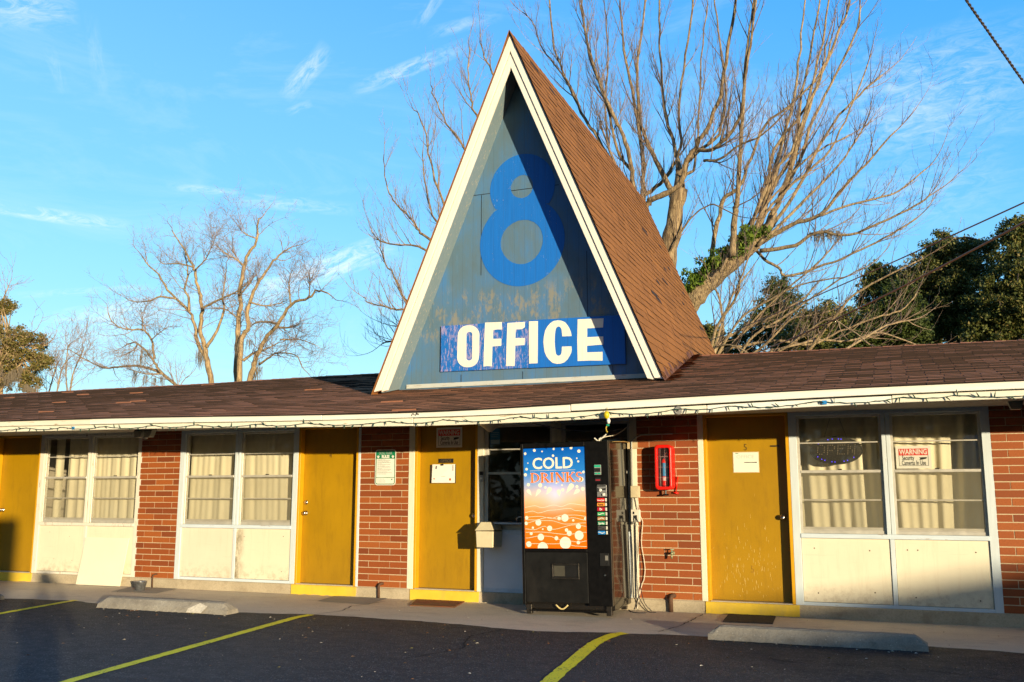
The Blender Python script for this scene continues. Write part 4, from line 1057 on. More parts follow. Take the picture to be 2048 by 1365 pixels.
# ================================================================== FIXTURES ON THE WALL
# fire extinguisher cabinet on the brick pier
cab = empty('extinguisher_cabinet', (.46, -.09, 1.48), 'bright red fire extinguisher cabinet with rounded corners on the brick pier', 'cabinet')
cx0, cx1, cz0, cz1, yf = .438, .640, 1.222, 1.733, -.187
def cr(x0, x1, z0, z1, y, r): return [(a, y, b) for a, b in rr(x0, x1, z0, z1, r, 7)]
m = MB()
o1 = cr(cx0, cx1, cz0, cz1, yf + .012, .045); o2 = cr(cx0 + .01, cx1 - .01, cz0 + .01, cz1 - .01, yf, .04); i1 = cr(cx0 + .030, cx1 - .030, cz0 + .035, cz1 - .035, yf, .02); i2 = cr(cx0 + .036, cx1 - .036, cz0 + .04, cz1 - .04, yf + .03, .02); bk = cr(cx0 + .004, cx1 - .004, cz0 + .004, cz1 - .004, -.002, .045)
def loft(m, rings):
    n = len(rings[0]); vs = [p for r_ in rings for p in r_]
    m.add(vs, [(k*n + i, k*n + (i+1) % n, (k+1)*n + (i+1) % n, (k+1)*n + i) for k in range(len(rings)-1) for i in range(n)])
loft(m, [bk, o1, o2, i1, i2]); build('case', m, RED, cab, smooth=False, bevel=.004)
m = MB(); loft(m, [i2, cr(cx0 + .036, cx1 - .036, cz0 + .04, cz1 - .04, -.02, .02)]); m.prism(cr(cx0 + .036, cx1 - .036, cz0 + .04, cz1 - .04, -.02, .02), (0, .005, 0)); build('inside_lining', m, DRED, cab)
m = MB(); m.quad((cx0 + .03, yf + .02, cz0 + .036), (cx1 - .03, yf + .02, cz0 + .036), (cx1 - .03, yf + .02, cz1 - .036), (cx0 + .03, yf + .02, cz1 - .036)); build('clear_cover', m, mat_glass('cabinet_cover', (.95, .90, .92), .03, (.6, .5, .5)), cab)
m = MB()
for fx in (.33, .60): m.box(lerp(cx0, cx1, fx) - .001, lerp(cx0, cx1, fx) + .001, yf + .017, yf + .019, cz0 + .036, cz1 - .036)
for fz in (.27, .50, .73): m.box(cx0 + .032, cx1 - .032, yf + .017, yf + .019, lerp(cz0, cz1, fz), lerp(cz0, cz1, fz) + .0018)
build('break_lines', m, plain('cover_score', (.55, .32, .32), .5), cab)
m = MB(); P = [(cx1 + .004, -.06, 1.60), (cx1 + .012, -.03, 1.50), (cx1 + .02, -.02, 1.40), (cx1 + .030, -.02, 1.375)]; m.tube(P, .0018, 5); build('chain', m, METAL, cab)
m = MB(); m.tube([(cx1 + .030, -.02, 1.375), (cx1 + .004, -.02, 1.20)], .0065, 6); m.tube([(cx1 - .024, -.024, 1.193), (cx1 + .030, -.018, 1.183)], .010, 7); build('breaker_hammer', m, RED, cab, smooth=True)
m = MB(); m.tube([(.535, -.07, 1.222), (.535, -.07, 1.175)], .012, 7); m.tube([(.505, -.08, 1.168), (.565, -.06, 1.168)], .010, 6); build('bottom_catch', m, BLACK, cab)
ex = empty('fire_extinguisher', (.537, -.09, 1.27), 'red fire extinguisher with blue label standing inside the red cabinet', 'extinguisher')
m = MB(); m.lathe((.541, -.095, 1.268), [(.040, 0), (.043, .008), (.043, .265), (.036, .292), (.017, .310), (.015, .325)], 20); build('cylinder', m, RED, ex, smooth=True)
m = MB(); m.lathe((.541, -.095, 1.375), [(.0436, 0), (.0438, .002), (.0438, .150), (.0436, .152)], 20); build('blue_label', m, plain('extinguisher_label', (.05, .34, .62), .5, 0, .15, 30), ex, smooth=True)
m = MB(); m.lathe((.541, -.095, 1.326), [(.0437, 0), (.0439, .002), (.0439, .040), (.0437, .042)], 20); build('white_label', m, plain('extinguisher_white_label', (.72, .62, .55), .5, 0, .25, 60), ex, smooth=True)
m = MB(); m.box(.530, .552, -.106, -.084, 1.590, 1.622); m.tube([(.541, -.10, 1.622), (.575, -.12, 1.648)], .006, 6); m.tube([(.541, -.10, 1.612), (.582, -.12, 1.606)], .006, 6); build('valve', m, METAL, ex)
m = MB(); m.tube([(.531, -.10, 1.605), (.50, -.11, 1.60), (.487, -.11, 1.54), (.486, -.11, 1.42)], .007, 7); m.tube([(.486, -.11, 1.42), (.487, -.11, 1.28)], .010, 7); build('hose', m, plain('extinguisher_hose', (.10, .09, .06), .5), ex, smooth=True)

# mailbox, doorbell
mb_ = empty('mail_box', (-1.63, -.15, .68), 'small cream metal mailbox with sloping lid fixed beside the office door', 'mailbox')
x0, x1 = -1.738, -1.508
m = MB(); vs = [(x0+.012,-.30,.545),(x1-.006,-.30,.545),(x1,-.30,.735),(x0,-.30,.735),(x0+.012,-.018,.545),(x1-.006,-.018,.545),(x1,-.018,.735),(x0,-.018,.735)]
m.add(vs, [(0,1,2,3),(1,5,6,2),(5,4,7,6),(4,0,3,7),(3,2,6,7),(4,5,1,0)]); build('box_body', m, CREAMP, mb_, bevel=.005)
m = MB(); vs = [(x0-.008,-.315,.742),(x1+.006,-.315,.748),(x1+.006,-.010,.748),(x0-.008,-.010,.742),(x0+.045,-.25,.842),(x1-.060,-.25,.842),(x1-.060,-.010,.842),(x0+.045,-.010,.842)]
m.add(vs, [(0,1,5,4),(1,2,6,5),(2,3,7,6),(3,0,4,7),(4,5,6,7),(3,2,1,0)]); build('lid', m, CREAMP, mb_, bevel=.004)
db_ = empty('door_bell', (-1.785, -.02, 1.38), 'slim black and grey doorbell on the post right of the office door', 'doorbell')
m = MB(); m.box(-1.814, -1.764, -.024, -.003, 1.325, 1.455); build('bell_case', m, plain('bell_grey', (.42, .42, .40), .4), db_, bevel=.004)
m = MB(); m.box(-1.811, -1.767, -.0265, -.023, 1.408, 1.452); build('lens_panel', m, INK, db_); m = MB(); m.disc((-1.789, -.0265, 1.368), .013, 14, .003); build('push_button', m, WHITE, db_)

# conduit, outlet boxes and cables right of the machine
cp = empty('conduit_run', (.15, -.04, .9), 'pale vertical cable trunking and pipe beside the drinks machine', 'conduit')
m = MB(); m.box(.158, .181, -.03, -.003, -.0, .83); build('trunking', m, WHITEF, cp, bevel=.004)
m = MB(); m.tube([(.135, -.03, .83), (.135, -.03, 1.78), (.16, -.03, 1.82), (.25, -.02, 1.86), (.62, -.012, 1.865)], .0085, 8); build('pipe', m, GREYC, cp, smooth=True)
m = MB(); m.box(.08, .20, -.02, -.003, 1.70, 1.78); build('pipe_strap_board', m, plain('raw_wood', (.55, .42, .24), .8), cp)
for nm, z0, z1, lab, mt in (('outlet_box', 1.135, 1.27, 'beige weatherproof outlet cover on the post beside the drinks machine', plain('outlet_beige', (.58, .48, .30), .6)), ('junction_box', .86, 1.0, 'white double socket box just above the trunking, cables plugged in', plain('socket_white', (.72, .66, .54), .5))):
    s = empty(nm, (.16, -.03, (z0 + z1) / 2), lab, 'electrical box')
    m = MB(); m.box(.115, .222, -.055, -.004, z0, z1); build('box_case', m, mt, s, bevel=.006)
    if nm == 'junction_box':
        m = MB(); m.box(.165, .190, -.075, -.054, .90, .935); m.box(.140, .160, -.0575, -.055, .945, .975); build('plug', m, INK, s)
    else:
        m = MB(); m.box(.135, .20, -.058, -.055, 1.165, 1.24); build('flap_cover', m, mt, s, bevel=.003)
def cable(pts, r, mat, label, name='cable'):
    P = [Vector(p) for p in pts]; S = []
    for i in range(len(P) - 1):
        p0, p1, p2, p3 = P[max(i-1, 0)], P[i], P[i+1], P[min(i+2, len(P)-1)]
        for k in range(6):
            t = k / 6; S.append(.5 * ((2*p1) + (p2 - p0)*t + (2*p0 - 5*p1 + 4*p2 - p3)*t*t + (3*p1 - p0 - 3*p2 + p3)*t**3))
    S.append(P[-1]); m = MB(); m.tube(S, r, 6); o = build(name, m, mat, smooth=True); tag(o, label, 'cable'); return o
cable([(.20, -.05, 1.14), (.215, -.03, .95), (.245, -.02, .86), (.235, -.02, .74), (.228, -.02, .60), (.25, -.02, .45), (.262, -.02, .33), (.25, -.02, .22), (.225, -.02, .16), (.20, -.03, .06), (.17, -.06, -.12)], .0055, CABW, 'white cable wandering down the left edge of the brick pier by the trunking')
cable([(.175, -.08, .91), (.17, -.06, .6), (.175, -.06, .3), (.19, -.07, .05), (.26, -.12, -.06), (.33, -.16, -.125), (.42, -.17, -.13)], .0052, CABB, 'dark cable dropping from the socket box and curling onto the walkway')
cable([(.19, -.07, .90), (.215, -.05, .78), (.20, -.05, .55), (.22, -.05, .32), (.22, -.06, .12), (.27, -.10, -.04), (.35, -.10, -.125)], .0045, CABB, 'second dark cable looping against the trunking down to the walkway')
cable([(.10, -.16, -.12), (.16, -.22, -.132), (.25, -.26, -.134), (.32, -.21, -.134)], .007, CABB, 'short black lead running along the walkway from under the drinks machine')
cable([(-.06, -.75, 1.752), (.00, -.70, 1.80), (.08, -.5, 1.84), (.13, -.25, 1.93), (.14, -.12, 2.0), (.13, -.08, 2.06)], .0055, CABW, 'pale cable rising from the top of the drinks machine to the soffit')
cable([(-.75, -1.2, 1.965), (-.5, -1.0, 1.90), (-.2, -.9, 1.865), (.06, -.6, 1.88), (.12, -.3, 1.93)], .005, CABB, 'thin dark cable swagged under the soffit above the drinks machine')
# hose bib
hb = empty('hose_tap', (.586, -.03, .514), 'greenish brass garden tap on the middle of the brick pier', 'tap')
m = MB(); m.lathe((.586, 0, .514), [(.024, -.002), (.024, .006), (.012, .008), (.012, .06), (.016, .065), (.016, .08), (0, .082)], 12, 'y'); m.tube([(.586, -.058, .514), (.586, -.072, .49), (.588, -.078, .455)], [.012, .012, .010], 8); build('tap_body', m, plain('old_brass', (.30, .30, .17), .5, .6), hb, smooth=True)
m = MB(); m.tube([(.586, -.055, .52), (.586, -.06, .548)], .006, 6); m.lathe((.586, -.062, .552), [(.0, 0), (.026, .001), (.028, .006), (.026, .010), (0, .011)], 12); build('tap_handle', m, plain('tap_verdigris', (.25, .33, .22), .6), hb)
# rusty pipe stubs at the pier bases
for (x, z, lab, w_) in ((-6.838, .05, 'thin rusty pipe stub beside the little bucket under the left brick pier', .011), (-3.19, .045, 'rusty pipe stub at the foot of the brick pier below the dog rules sign', .017), (.560, .04, 'thick rusty pipe stub at the foot of the brick pier below the garden tap', .026)):
    m = MB(); m.tube([(x, -.05, -.14), (x - .004, -.05, z - .03), (x + .002, -.042, z - .006), (x + .02, -.015, z + .006), (x + .03, .004, z + .004)], w_, 9); tag(build('pipe_stub', m, RUST, smooth=True), lab, 'pipe', 'rusty pipe stubs along the footing')
# floodlights under the eave
def flood(x, y, z, lab):
    s = empty('flood_light', (x, y, z), lab, 'floodlight', 'floodlights under the eave')
    m = MB(); m.box(x - .15, x + .15, y - .04, y + .04, z + .045, z + .06); build('mount_plate', m, DARKMET, s)
    for d in (-.085, .085):
        m = MB(); m.prism([(x + d - .075, y - .06, z + .045), (x + d - .045, y - .08, z - .055), (x + d + .045, y - .08, z - .055), (x + d + .075, y - .06, z + .045)], (0, .09, 0)); build('lamp_head', m, plain('lamp_head_grey', (.22, .20, .17), .5), s, bevel=.004)
        m = MB(); m.prism([(x + d - .038, y - .083, z - .046), (x + d + .038, y - .083, z - .046), (x + d + .06, y - .067, z + .03), (x + d - .06, y - .067, z + .03)], (0, .003, 0)); build('lens', m, plain('lamp_lens', (.42, .37, .27), .3), s)
    m = MB(); m.lathe((x + .02, y - .03, z - .085), [(.0, 0), (.032, .012), (.034, .035), (.02, .055)], 12); build('motion_sensor', m, plain('sensor_grey', (.40, .37, .33), .5), s, smooth=True)
flood(-6.42, -.8, 1.985, 'twin head floodlight under the eave above the leftmost brick pier')
flood(4.17, -.8, 2.02, 'floodlight under the eave at the far right edge of the photo')
m = MB(); m.lathe((-1.36, -.75, 1.885), [(0, 0), (.02, .002), (.05, .03), (.09, .06), (.13, .085), (.15, .10), (.15, .11)], 18); tag(build('ceiling_lamp', m, plain('lamp_enamel', (.40, .36, .30), .4), smooth=True), 'pale cone shaped lamp under the eave over the office door', 'lamp')

# string lights along the lower fascia
sl = empty('string_lights', (-3, YE, 1.97), 'dark green string of small holiday bulbs draped along the eave fascia', 'string lights')
m = MB(); P = []; xs = [-11 + .06 * i for i in range(int((9.0 + 11) / .06))]
clips = [-11, -10.2, -9.1, -7.62, -7.0, -6.3, -5.52, -4.85, -3.95, -3.28, -2.2, -1.5, -.65, .33, 1.05, 1.55, 2.35, 3.1, 3.55, 4.3, 5, 9]
def slz(x):
    for a, b in zip(clips, clips[1:]):
        if a <= x <= b:
            t = (x - a) / (b - a); return lerp(zb(x), zm(x), .66) - 4 * t * (1 - t) * min(.034, .045 * (b - a))
    return lerp(zb(x), zm(x), .6)
for x in xs: P.append((x, YE - .004 - .002 * math.sin(x * 31), slz(x) + .003 * math.sin(x * 40)))
m.tube(P, .0036, 5); P2 = [(x, y - .004, z + .004 * math.sin(x * 57 + 1)) for x, y, z in P]; m.tube(P2, .0030, 4); build('wire', m, GRN, sl)
bm_src = []
for kind in range(3):
    m = MB(); L_ = .052; d = [Vector((.25, -.35, -1)), Vector((-.5, -.2, .8)), Vector((.75, -.45, -.55))][kind].normalized()
    p = Vector((0, 0, 0)); m.tube([p, p + d * .018], .0062, 6); m.tube([p + d * .018, p + d * .03, p + d * L_], [.0054, .0054, .001], 6)
    bm_src.append(m)
bulbs = []
nb = 98; protos = []
for i in range(nb):
    x = -8.35 + i * (12.7 / nb) + rnd.uniform(-.03, .03); k = rnd.randrange(3)
    z = slz(x)
    if len(protos) < 3:
        k = len(protos); mm = MB(); mm.v = [(a + x, b + YE - .008, c + z) for a, b, c in bm_src[k].v]; mm.f = bm_src[k].f; mm.m = bm_src[k].m
        o = build('bulb', mm, plain('bulb_glass_green', (.03, .075, .05), .3) if k == 0 else protos[0].data.materials[0], sl, origin=(x, YE - .008, z)); protos.append(o)
    else:
        o = protos[k].copy(); COL.objects.link(o); o.location = Vector((x, YE - .008, z)) - WL[sl.name]; o.rotation_euler = (0, rnd.uniform(-.8, .8), rnd.uniform(-.5, .5))
# yellow ornament hanging from the string, round chime on the fascia, bits of blue tape
orn = empty('hanging_ornament', (.33, -1.69, 1.95), 'yellow and white hanging ornament on the eave above the drinks machine', 'ornament')
m = MB(); m.lathe((.325, -1.70, 1.922), [(0, 0), (.022, .010), (.030, .034), (.027, .06), (.013, .078), (0, .08)], 12); build('yellow_bulb', m, plain('ornament_yellow', (.60, .44, .01), .4), orn, smooth=True)
m = MB(); m.lathe((.345, -1.70, 1.872), [(0, 0), (.014, .004), (.02, .03), (.012, .055), (0, .056)], 9); build('white_bead', m, WHITE, orn, smooth=True)
m = MB(); m.box(.322, .352, -1.71, -1.69, 1.848, 1.868); build('green_bead', m, plain('ornament_green', (.01, .30, .18), .4), orn, bevel=.004)
m = MB(); m.tube([(.327, -1.70, 1.85), (.318, -1.70, 1.83), (.322, -1.70, 1.805), (.332, -1.70, 1.785)], .006, 6); m.tube([(.33, -1.70, 2.0), (.33, -1.685, 2.04)], .002, 4); build('ribbon', m, plain('ornament_ribbon', (.55, .36, .04), .6), orn)
ch = empty('round_chime', (1.045, -1.66, 1.99), 'round grey disc fixed to the lower fascia above the right hand door', 'chime')
m = MB(); m.lathe((1.045, -1.648, 1.988), [(.042, 0), (.042, .010), (.034, .016), (.030, .012), (.018, .012), (.016, .02), (0, .021)], 20, 'y'); build('disc_body', m, plain('chime_grey', (.30, .29, .27), .5), ch)
m = MB(); m.lathe((1.045, -1.668, 1.988), [(.008, 0), (.008, .004), (0, .005)], 10, 'y'); build('centre_stud', m, INK, ch)
TAPE = plain('blue_tape', (.02, .22, .55), .5)
for (x, lab) in ((-6.82, 'small blue tape tab holding the string lights near the left floodlight'), (2.42, 'larger blue tape tab on the fascia over the oval open sign')):
    m = MB(); z = lerp(zb(x), zm(x), .42); w = .012 if x < 0 else .02; m.box(x - w, x + w, YE - .012, YE + .010, z - .018, z + .018); tag(build('tape_tab', m, TAPE), lab, 'tape')
m = MB()
for (a, b) in (((-1.905, 2.02), (-1.89, 2.045)), ((-1.885, 2.047), (-1.865, 2.03)), ((-1.855, 2.022), (-1.84, 2.05)), ((-1.84, 2.05), (-1.815, 2.03)), ((-1.85, 2.036), (-1.815, 2.040))): m.tube([(a[0], YE - .014, a[1]), (b[0], YE - .014, b[1])], .005, 5)
o = build('painted_scrawl', m, INK, motel)

# ================================================================== ON THE GROUND
def wheel_stop(x0, x1, y0, y1, lab):
    m = MB(); k = 40; n = 0; vs = []; gz_ = lotz((y0 + y1) / 2) + .004; prof = [(0, 0), (.02, .055), (.055, .115), (.085, .128), (.145, .128), (.175, .112), (.205, .05), (.22, 0)]
    W = y1 - y0
    for i in range(k + 1):
        t = i / k; x = lerp(x0, x1, t); e = min(1, min(t, 1 - t) * k / 2.2)
        for (py, pz_) in prof:
            j = rnd.uniform(-.003, .003); zz = pz_ * (.55 + .45 * e) if pz_ > .06 else pz_
            if e < 1: zz = min(zz, .05 + .09 * e)
            vs.append((x + j, y0 + py / .22 * W + j, gz_ + zz + j * .8))
    q = len(prof)
    fs = [(i*q + j, (i+1)*q + j, (i+1)*q + j + 1, i*q + j + 1) for i in range(k) for j in range(q-1)] + [tuple(range(q-1, -1, -1)), tuple(range(k*q, (k+1)*q))]
    m.add(vs, fs); tag(build('parking_stop', m, STOPM), lab, 'parking stop', 'concrete parking stops along the walkway')
wheel_stop(-9.55, -7.72, -1.93, -1.71, 'concrete parking stop cut off by the left edge of the photo')
wheel_stop(-5.96, -4.06, -1.93, -1.71, 'chipped concrete parking stop below the tin bucket and left windows')
wheel_stop(1.285, 3.17, -1.75, -1.545, 'half shaded concrete parking stop in front of the right hand door')
# chipped corner on the middle stop
m = MB(); m.add([(-4.62, -1.939, -.160), (-4.40, -1.945, -.158), (-4.34, -1.915, -.085), (-4.46, -1.893, -.055), (-4.60, -1.925, -.115)], [(0, 1, 2, 3, 4)]); o = bpy.data.objects.get('parking_stop.001')
ob = build('broken_face', m, plain('fresh_concrete', (.62, .55, .44), .9, 0, .2, 40, .5), None); ob.parent = o; ob.matrix_parent_inverse = Matrix.Identity(4)
def mat_(pts, name, mat, lab, th=.012):
    k = 10; m = MB(); P = [Vector((x, y, walkz(y) + .003)) for x, y in pts]
    grid = []
    for j in range(k + 1):
        for i in range(k + 1):
            a, b = P[0].lerp(P[1], i / k), P[3].lerp(P[2], i / k); p = a.lerp(b, j / k); p.z = walkz(p.y) + th + rnd.uniform(-.002, .003); grid.append(p)
    m.add(grid, [(j*(k+1)+i, j*(k+1)+i+1, (j+1)*(k+1)+i+1, (j+1)*(k+1)+i) for j in range(k) for i in range(k)])
    m.prism([p + Vector((0, 0, th - .002)) for p in P], (0, 0, -th)); o = build(name, m, mat); tag(o, lab, 'doormat'); return o
def mat_rug(name, a, b, d):
    t = NT(name); v = t.pos(); n = t.noise(v, 28, 6, .75); w = t.noise(v, 5, 5, .6)
    c = t.mix(t.ramp(w, [(.42, 0), (.62, .75)]), t.ramp(n, [(.35, a), (.65, b)]), d); return t.out(t.bsdf(c, .95, t.bump(n, 1, .012)))
mat_([(-2.47, -.56), (-1.90, -.53), (-2.0, -.03), (-2.66, -.01)], 'door_mat', mat_rug('red_mat', (.12, .028, .012), (.24, .055, .022), (.17, .10, .03)), 'worn reddish brown doormat in front of the office door')
mat_([(1.23, -.62), (1.73, -.58), (1.70, -.06), (1.20, -.06)], 'door_mat', mat_rug('black_mat', (.018, .014, .012), (.035, .03, .025), (.03, .018, .018)), 'black doormat in front of the right hand door')
# leaning board, bucket
m = MB(); m.prism([(-8.195, -.115, -.126), (-7.375, -.105, -.126), (-7.345, -.012, .548), (-8.165, -.012, .548)], (0, .012, 0)); tag(build('leaning_board', m, plain('white_hardboard', (.84, .76, .58), .55, 0, .035, 1.8, .1, ((.72, .54, .38), .3)), bevel=.002), 'plain cream board leaning against the panel below the leftmost window', 'board')
bk_ = empty('bucket', (-6.784, -.34, -.137), 'small galvanised tin bucket on the walkway below the left brick pier', 'bucket')
m = MB(); m.lathe((-6.784, -.34, -.137), [(.058, 0), (.062, .002), (.088, .118), (.092, .122), (.088, .125), (.084, .118), (.058, .008), (0, .008)], 22); build('pail', m, plain('galvanised', (.42, .42, .42), .32, .85, .35, 30), bk_, smooth=True)
m = MB(); m.tube([(-6.784 + .09 * math.cos(R(a)), -.34 - .02, -.02 - .05 * math.sin(R(a))) for a in range(0, 181, 20)], .003, 5); build('handle', m, METAL, bk_)
# litter: leaves, grit and scraps nobody would count
m = MB()
def scrap(x, y, s, z): 
    a = rnd.uniform(0, 6.3); ca, sa = math.cos(a) * s, math.sin(a) * s
    m.add([(x - ca, y - sa, z + .003), (x + sa * .4, y - ca * .4, z + .004 + s * .3), (x + ca, y + sa, z + .003), (x - sa * .4, y + ca * .4, z + .004 + s * .12)], [(0, 1, 2, 3)])
for i in range(420):
    x, y = rnd.uniform(-9, 5), -1.7 - abs(rnd.gauss(0, 1.8)); scrap(x, y, rnd.choice((.008, .010, .014, .02)), lotz(y) + .008)
for i in range(90):
    x, y = rnd.uniform(-9, 4.5), rnd.uniform(-1.4, -.05); scrap(x, y, rnd.choice((.006, .008, .012)), walkz(y))
for i in range(70):
    x = rnd.choice((rnd.uniform(-6, -4), rnd.uniform(1.2, 3.2))); y = -1.98 + rnd.uniform(-.08, .02) if x < 0 else -1.80 + rnd.uniform(-.1, .02); scrap(x, y, rnd.choice((.008, .013, .02)), lotz(y) + .008)
t = NT('litter_scraps'); rI = t.rand(); LIT = t.out(t.bsdf(t.ramp(rI, [(0, (.10, .06, .03)), (.3, (.30, .13, .04)), (.5, (.22, .20, .05)), (.62, (.55, .50, .42)), (.8, (.16, .10, .06)), (.97, (.70, .66, .60)), (1, (.6, .02, .08))], 'CONSTANT'), .8))
o = build('litter', m, LIT); tag(o, kind='stuff', label='scattered dry leaf bits and grit on the asphalt and walkway', cat='litter')
print('fixtures done')

# ================================================================== TREES
def spline(P, sub=4):
    S = []
    for i in range(len(P) - 1):
        p0, p1, p2, p3 = P[max(i-1, 0)], P[i], P[i+1], P[min(i+2, len(P)-1)]
        for k in range(sub):
            t = k / sub; S.append(.5 * ((2*p1) + (p2 - p0)*t + (2*p0 - 5*p1 + 4*p2 - p3)*t*t + (3*p1 - p0 - 3*p2 + p3)*t**3))
    S.append(P[-1]); return S
class Tree:
    def __init__(s, seed, up=.35, gnarl=.25, twl=1.0, dens=1.0, rmin=.0052, spread=(30, 62), maxlev=3):
        s.r = random.Random(seed); s.limbs = MB(); s.tw = MB(); s.up, s.gnarl, s.twl, s.dens, s.rmin, s.spread, s.maxlev = up, gnarl, twl, dens, rmin, spread, maxlev
    def rv(s): return Vector((s.r.gauss(0, 1), s.r.gauss(0, 1), s.r.gauss(0, 1)))
    def branch(s, p, d, L_, r0, lev):
        n = max(3, min(7, int(L_ / .16))); P = [p.copy()]; d = d.normalized(); R_ = [r0]
        for i in range(n):
            d = (d + s.rv() * s.gnarl * .45 + Vector((0, 0, s.up * .22))).normalized(); P.append(P[-1] + d * L_ / n); R_.append(max(s.rmin * .6, r0 * (1 - .8 * (i + 1) / n)))
        (s.limbs if r0 > .028 else s.tw).tube(P, R_, 5 if r0 > .028 else 3, False)
        if lev >= s.maxlev or L_ < .16: return
        k = int(s.dens * s.r.uniform(2.2, 4.6) * min(1.6, max(.5, L_)))
        for _ in range(max(1, k)): 
            i = s.r.randint(1, n); s.child(P[i], (P[i] - P[i-1]).normalized(), L_ * s.r.uniform(.32, .62), R_[i], lev + 1)
    def child(s, p, t, L_, rp, lev):
        ax = t.cross(s.rv()); 
        if ax.length < 1e-4: return
        d = Matrix.Rotation(R(s.r.uniform(*s.spread)), 3, ax.normalized()) @ t + Vector((0, 0, s.up * s.r.uniform(.3, 1.1)))
        s.branch(p, d, L_, max(s.rmin, min(rp * .55, .0125 * L_ + .003)), lev)
    def limb(s, pts, w0, w1, Y, dy=None, sub=4, kids=9, kl=1.1, frm=.12, wig=.02):
        """pts: where the limb runs as seen, laid at distance Y and swinging by dy in depth; w0,w1 widths in px"""
        dy = s.r.uniform(-1.6, 1.6) if dy is None else dy
        n = len(pts); P = [at(x, y, Y + dy * (i / (n - 1))) for i, (x, y) in enumerate(pts)]
        S = spline(P, sub); k = len(S)
        sc = (Y - CAM.y) / .915 / FPX
        wa = w0 if w0 > 30 else w0 * getattr(s, 'thick', .64); Rr = [max(s.rmin, .5 * sc * lerp(wa, w1 * .7, (i / (k - 1)) ** .75)) * (1 + (s.r.uniform(-.10, .12) if w0 > 24 else s.r.uniform(-.05, .05))) for i in range(k)]
        tot = sum((b - a).length for a, b in zip(S, S[1:]))
        for i in range(1, k - 1): S[i] = S[i] + s.rv() * wig * min(1, tot * .1)
        s.limbs.tube(S, Rr, 8 if w0 > 12 else 6, True)
        for _ in range(int(kids * s.dens)):
            q = s.r.uniform(frm, 1) ; i = min(k - 1, max(1, int(q * (k - 1))))
            s.child(S[i], (S[i] - S[i-1]).normalized(), kl * s.twl * s.r.uniform(.45, 1.25) * (1 - .35 * q), Rr[i], 1)
        t = (S[-1] - S[-2]).normalized(); s.branch(S[-1], t, kl * .8 * s.twl, max(s.rmin, Rr[-1] * .9), 1)
        return S, Rr
    def finish(s, label, bark, twig, group=None, cat='tree', extra=None):
        root = empty('bare_tree', (s.base.x, s.base.y, -.3), label, cat, group)
        build('trunk', s.limbs, bark, root, smooth=True); build('crown', s.tw, twig, root)
        return root
BARK = mat_bark('grey_bark', (.19, .125, .065), (.42, .30, .16), 9)  # the bark's own tan-grey tones
BARK2 = mat_bark('pale_branch_bark', (.26, .18, .10), (.50, .365, .20), 12)
TWIG = mat_bark('twig_bark', (.30, .20, .135), (.44, .31, .21), 9)
BARKG = mat_bark('gnarled_tan_bark', (.30, .20, .10), (.52, .36, .185), 5)
TWIGG = mat_bark('reddish_twig_bark', (.28, .18, .125), (.42, .285, .20), 9)
def leaves(name, C_, Rr, n, size, mat, parent=None, seed=1, squash=.8, droop=0., loose=0.):
    """n small leaf faces scattered through ellipsoid clumps C_ (list of centres) with radii Rr"""
    rs = np.random.RandomState(seed); C_ = np.array(C_); Rr = np.array(Rr); w = Rr ** 2; idx = rs.choice(len(C_), n, p=w / w.sum())
    d = rs.normal(size=(n, 3)); d /= np.linalg.norm(d, axis=1)[:, None]; rad = rs.uniform(.25, 1, n) ** .5
    rad = rad * np.where(rs.uniform(size=n) < loose, 2.3, 1.0); P = C_[idx] + d * (rad * Rr[idx])[:, None] * np.array([1, 1, squash])
    a = rs.normal(size=(n, 3)); a[:, 2] -= droop; a /= np.linalg.norm(a, axis=1)[:, None]
    b = np.cross(a, rs.normal(size=(n, 3))); b /= np.linalg.norm(b, axis=1)[:, None]
    s = size * rs.uniform(.6, 1.4, n)[:, None]; a *= s; b *= s * .5
    V = np.stack([P - a, P + b * .9, P + a, P - b * .9], 1).reshape(-1, 3)
    o0 = np.array(WL[parent.name]) if parent is not None else np.zeros(3)
    me = bpy.data.meshes.new(name); me.vertices.add(4 * n); me.vertices.foreach_set('co', (V - o0).ravel()); me.loops.add(4 * n); me.loops.foreach_set('vertex_index', np.arange(4 * n)); me.polygons.add(n); me.polygons.foreach_set('loop_start', np.arange(0, 4 * n, 4)); me.polygons.foreach_set('loop_total', np.full(n, 4)); me.update(calc_edges=True)
    me.materials.append(mat); o = bpy.data.objects.new(name, me); COL.objects.link(o)
    if parent is not None: o.parent = parent
    WL[o.name] = Vector(o0); return o

# --- the big many-stemmed tree standing behind the gable
T = Tree(21, up=.62, gnarl=.15, twl=1.5, dens=1.3, rmin=.0040, spread=(20, 52))
Y = 13.0
T.base = at(1300, 760, Y); T.base.z = -.3
T.limb([(1268, 1010), (1290, 800), (1310, 640), (1335, 520), (1350, 430), (1360, 380)], 62, 38, Y, 0, kids=3, kl=.8, frm=.6)
T.limb([(1325, 560), (1305, 480), (1292, 430), (1300, 400), (1330, 388), (1362, 365), (1374, 320), (1395, 288), (1415, 255), (1440, 190), (1456, 100), (1470, 0), (1475, -60)], 26, 6, Y - .3, -1.0, kids=16)
T.limb([(1300, 440), (1280, 400), (1300, 384), (1326, 362), (1350, 322), (1362, 280), (1358, 210), (1372, 110), (1386, 0)], 17, 5, Y, .8, kids=14)
T.limb([(1292, 430), (1268, 385), (1262, 330), (1246, 272), (1230, 238), (1205, 182), (1182, 120), (1170, 60), (1164, 0)], 18, 5, Y, -.6, kids=14)
T.limb([(1284, 410), (1287, 340), (1277, 255), (1264, 180), (1249, 100), (1240, 0)], 17, 5, Y + .2, .9, kids=14)
T.limb([(1350, 395), (1322, 342), (1302, 300), (1280, 245), (1275, 150), (1284, 60), (1292, -30)], 19, 5, Y - .1, 1.3, kids=14)
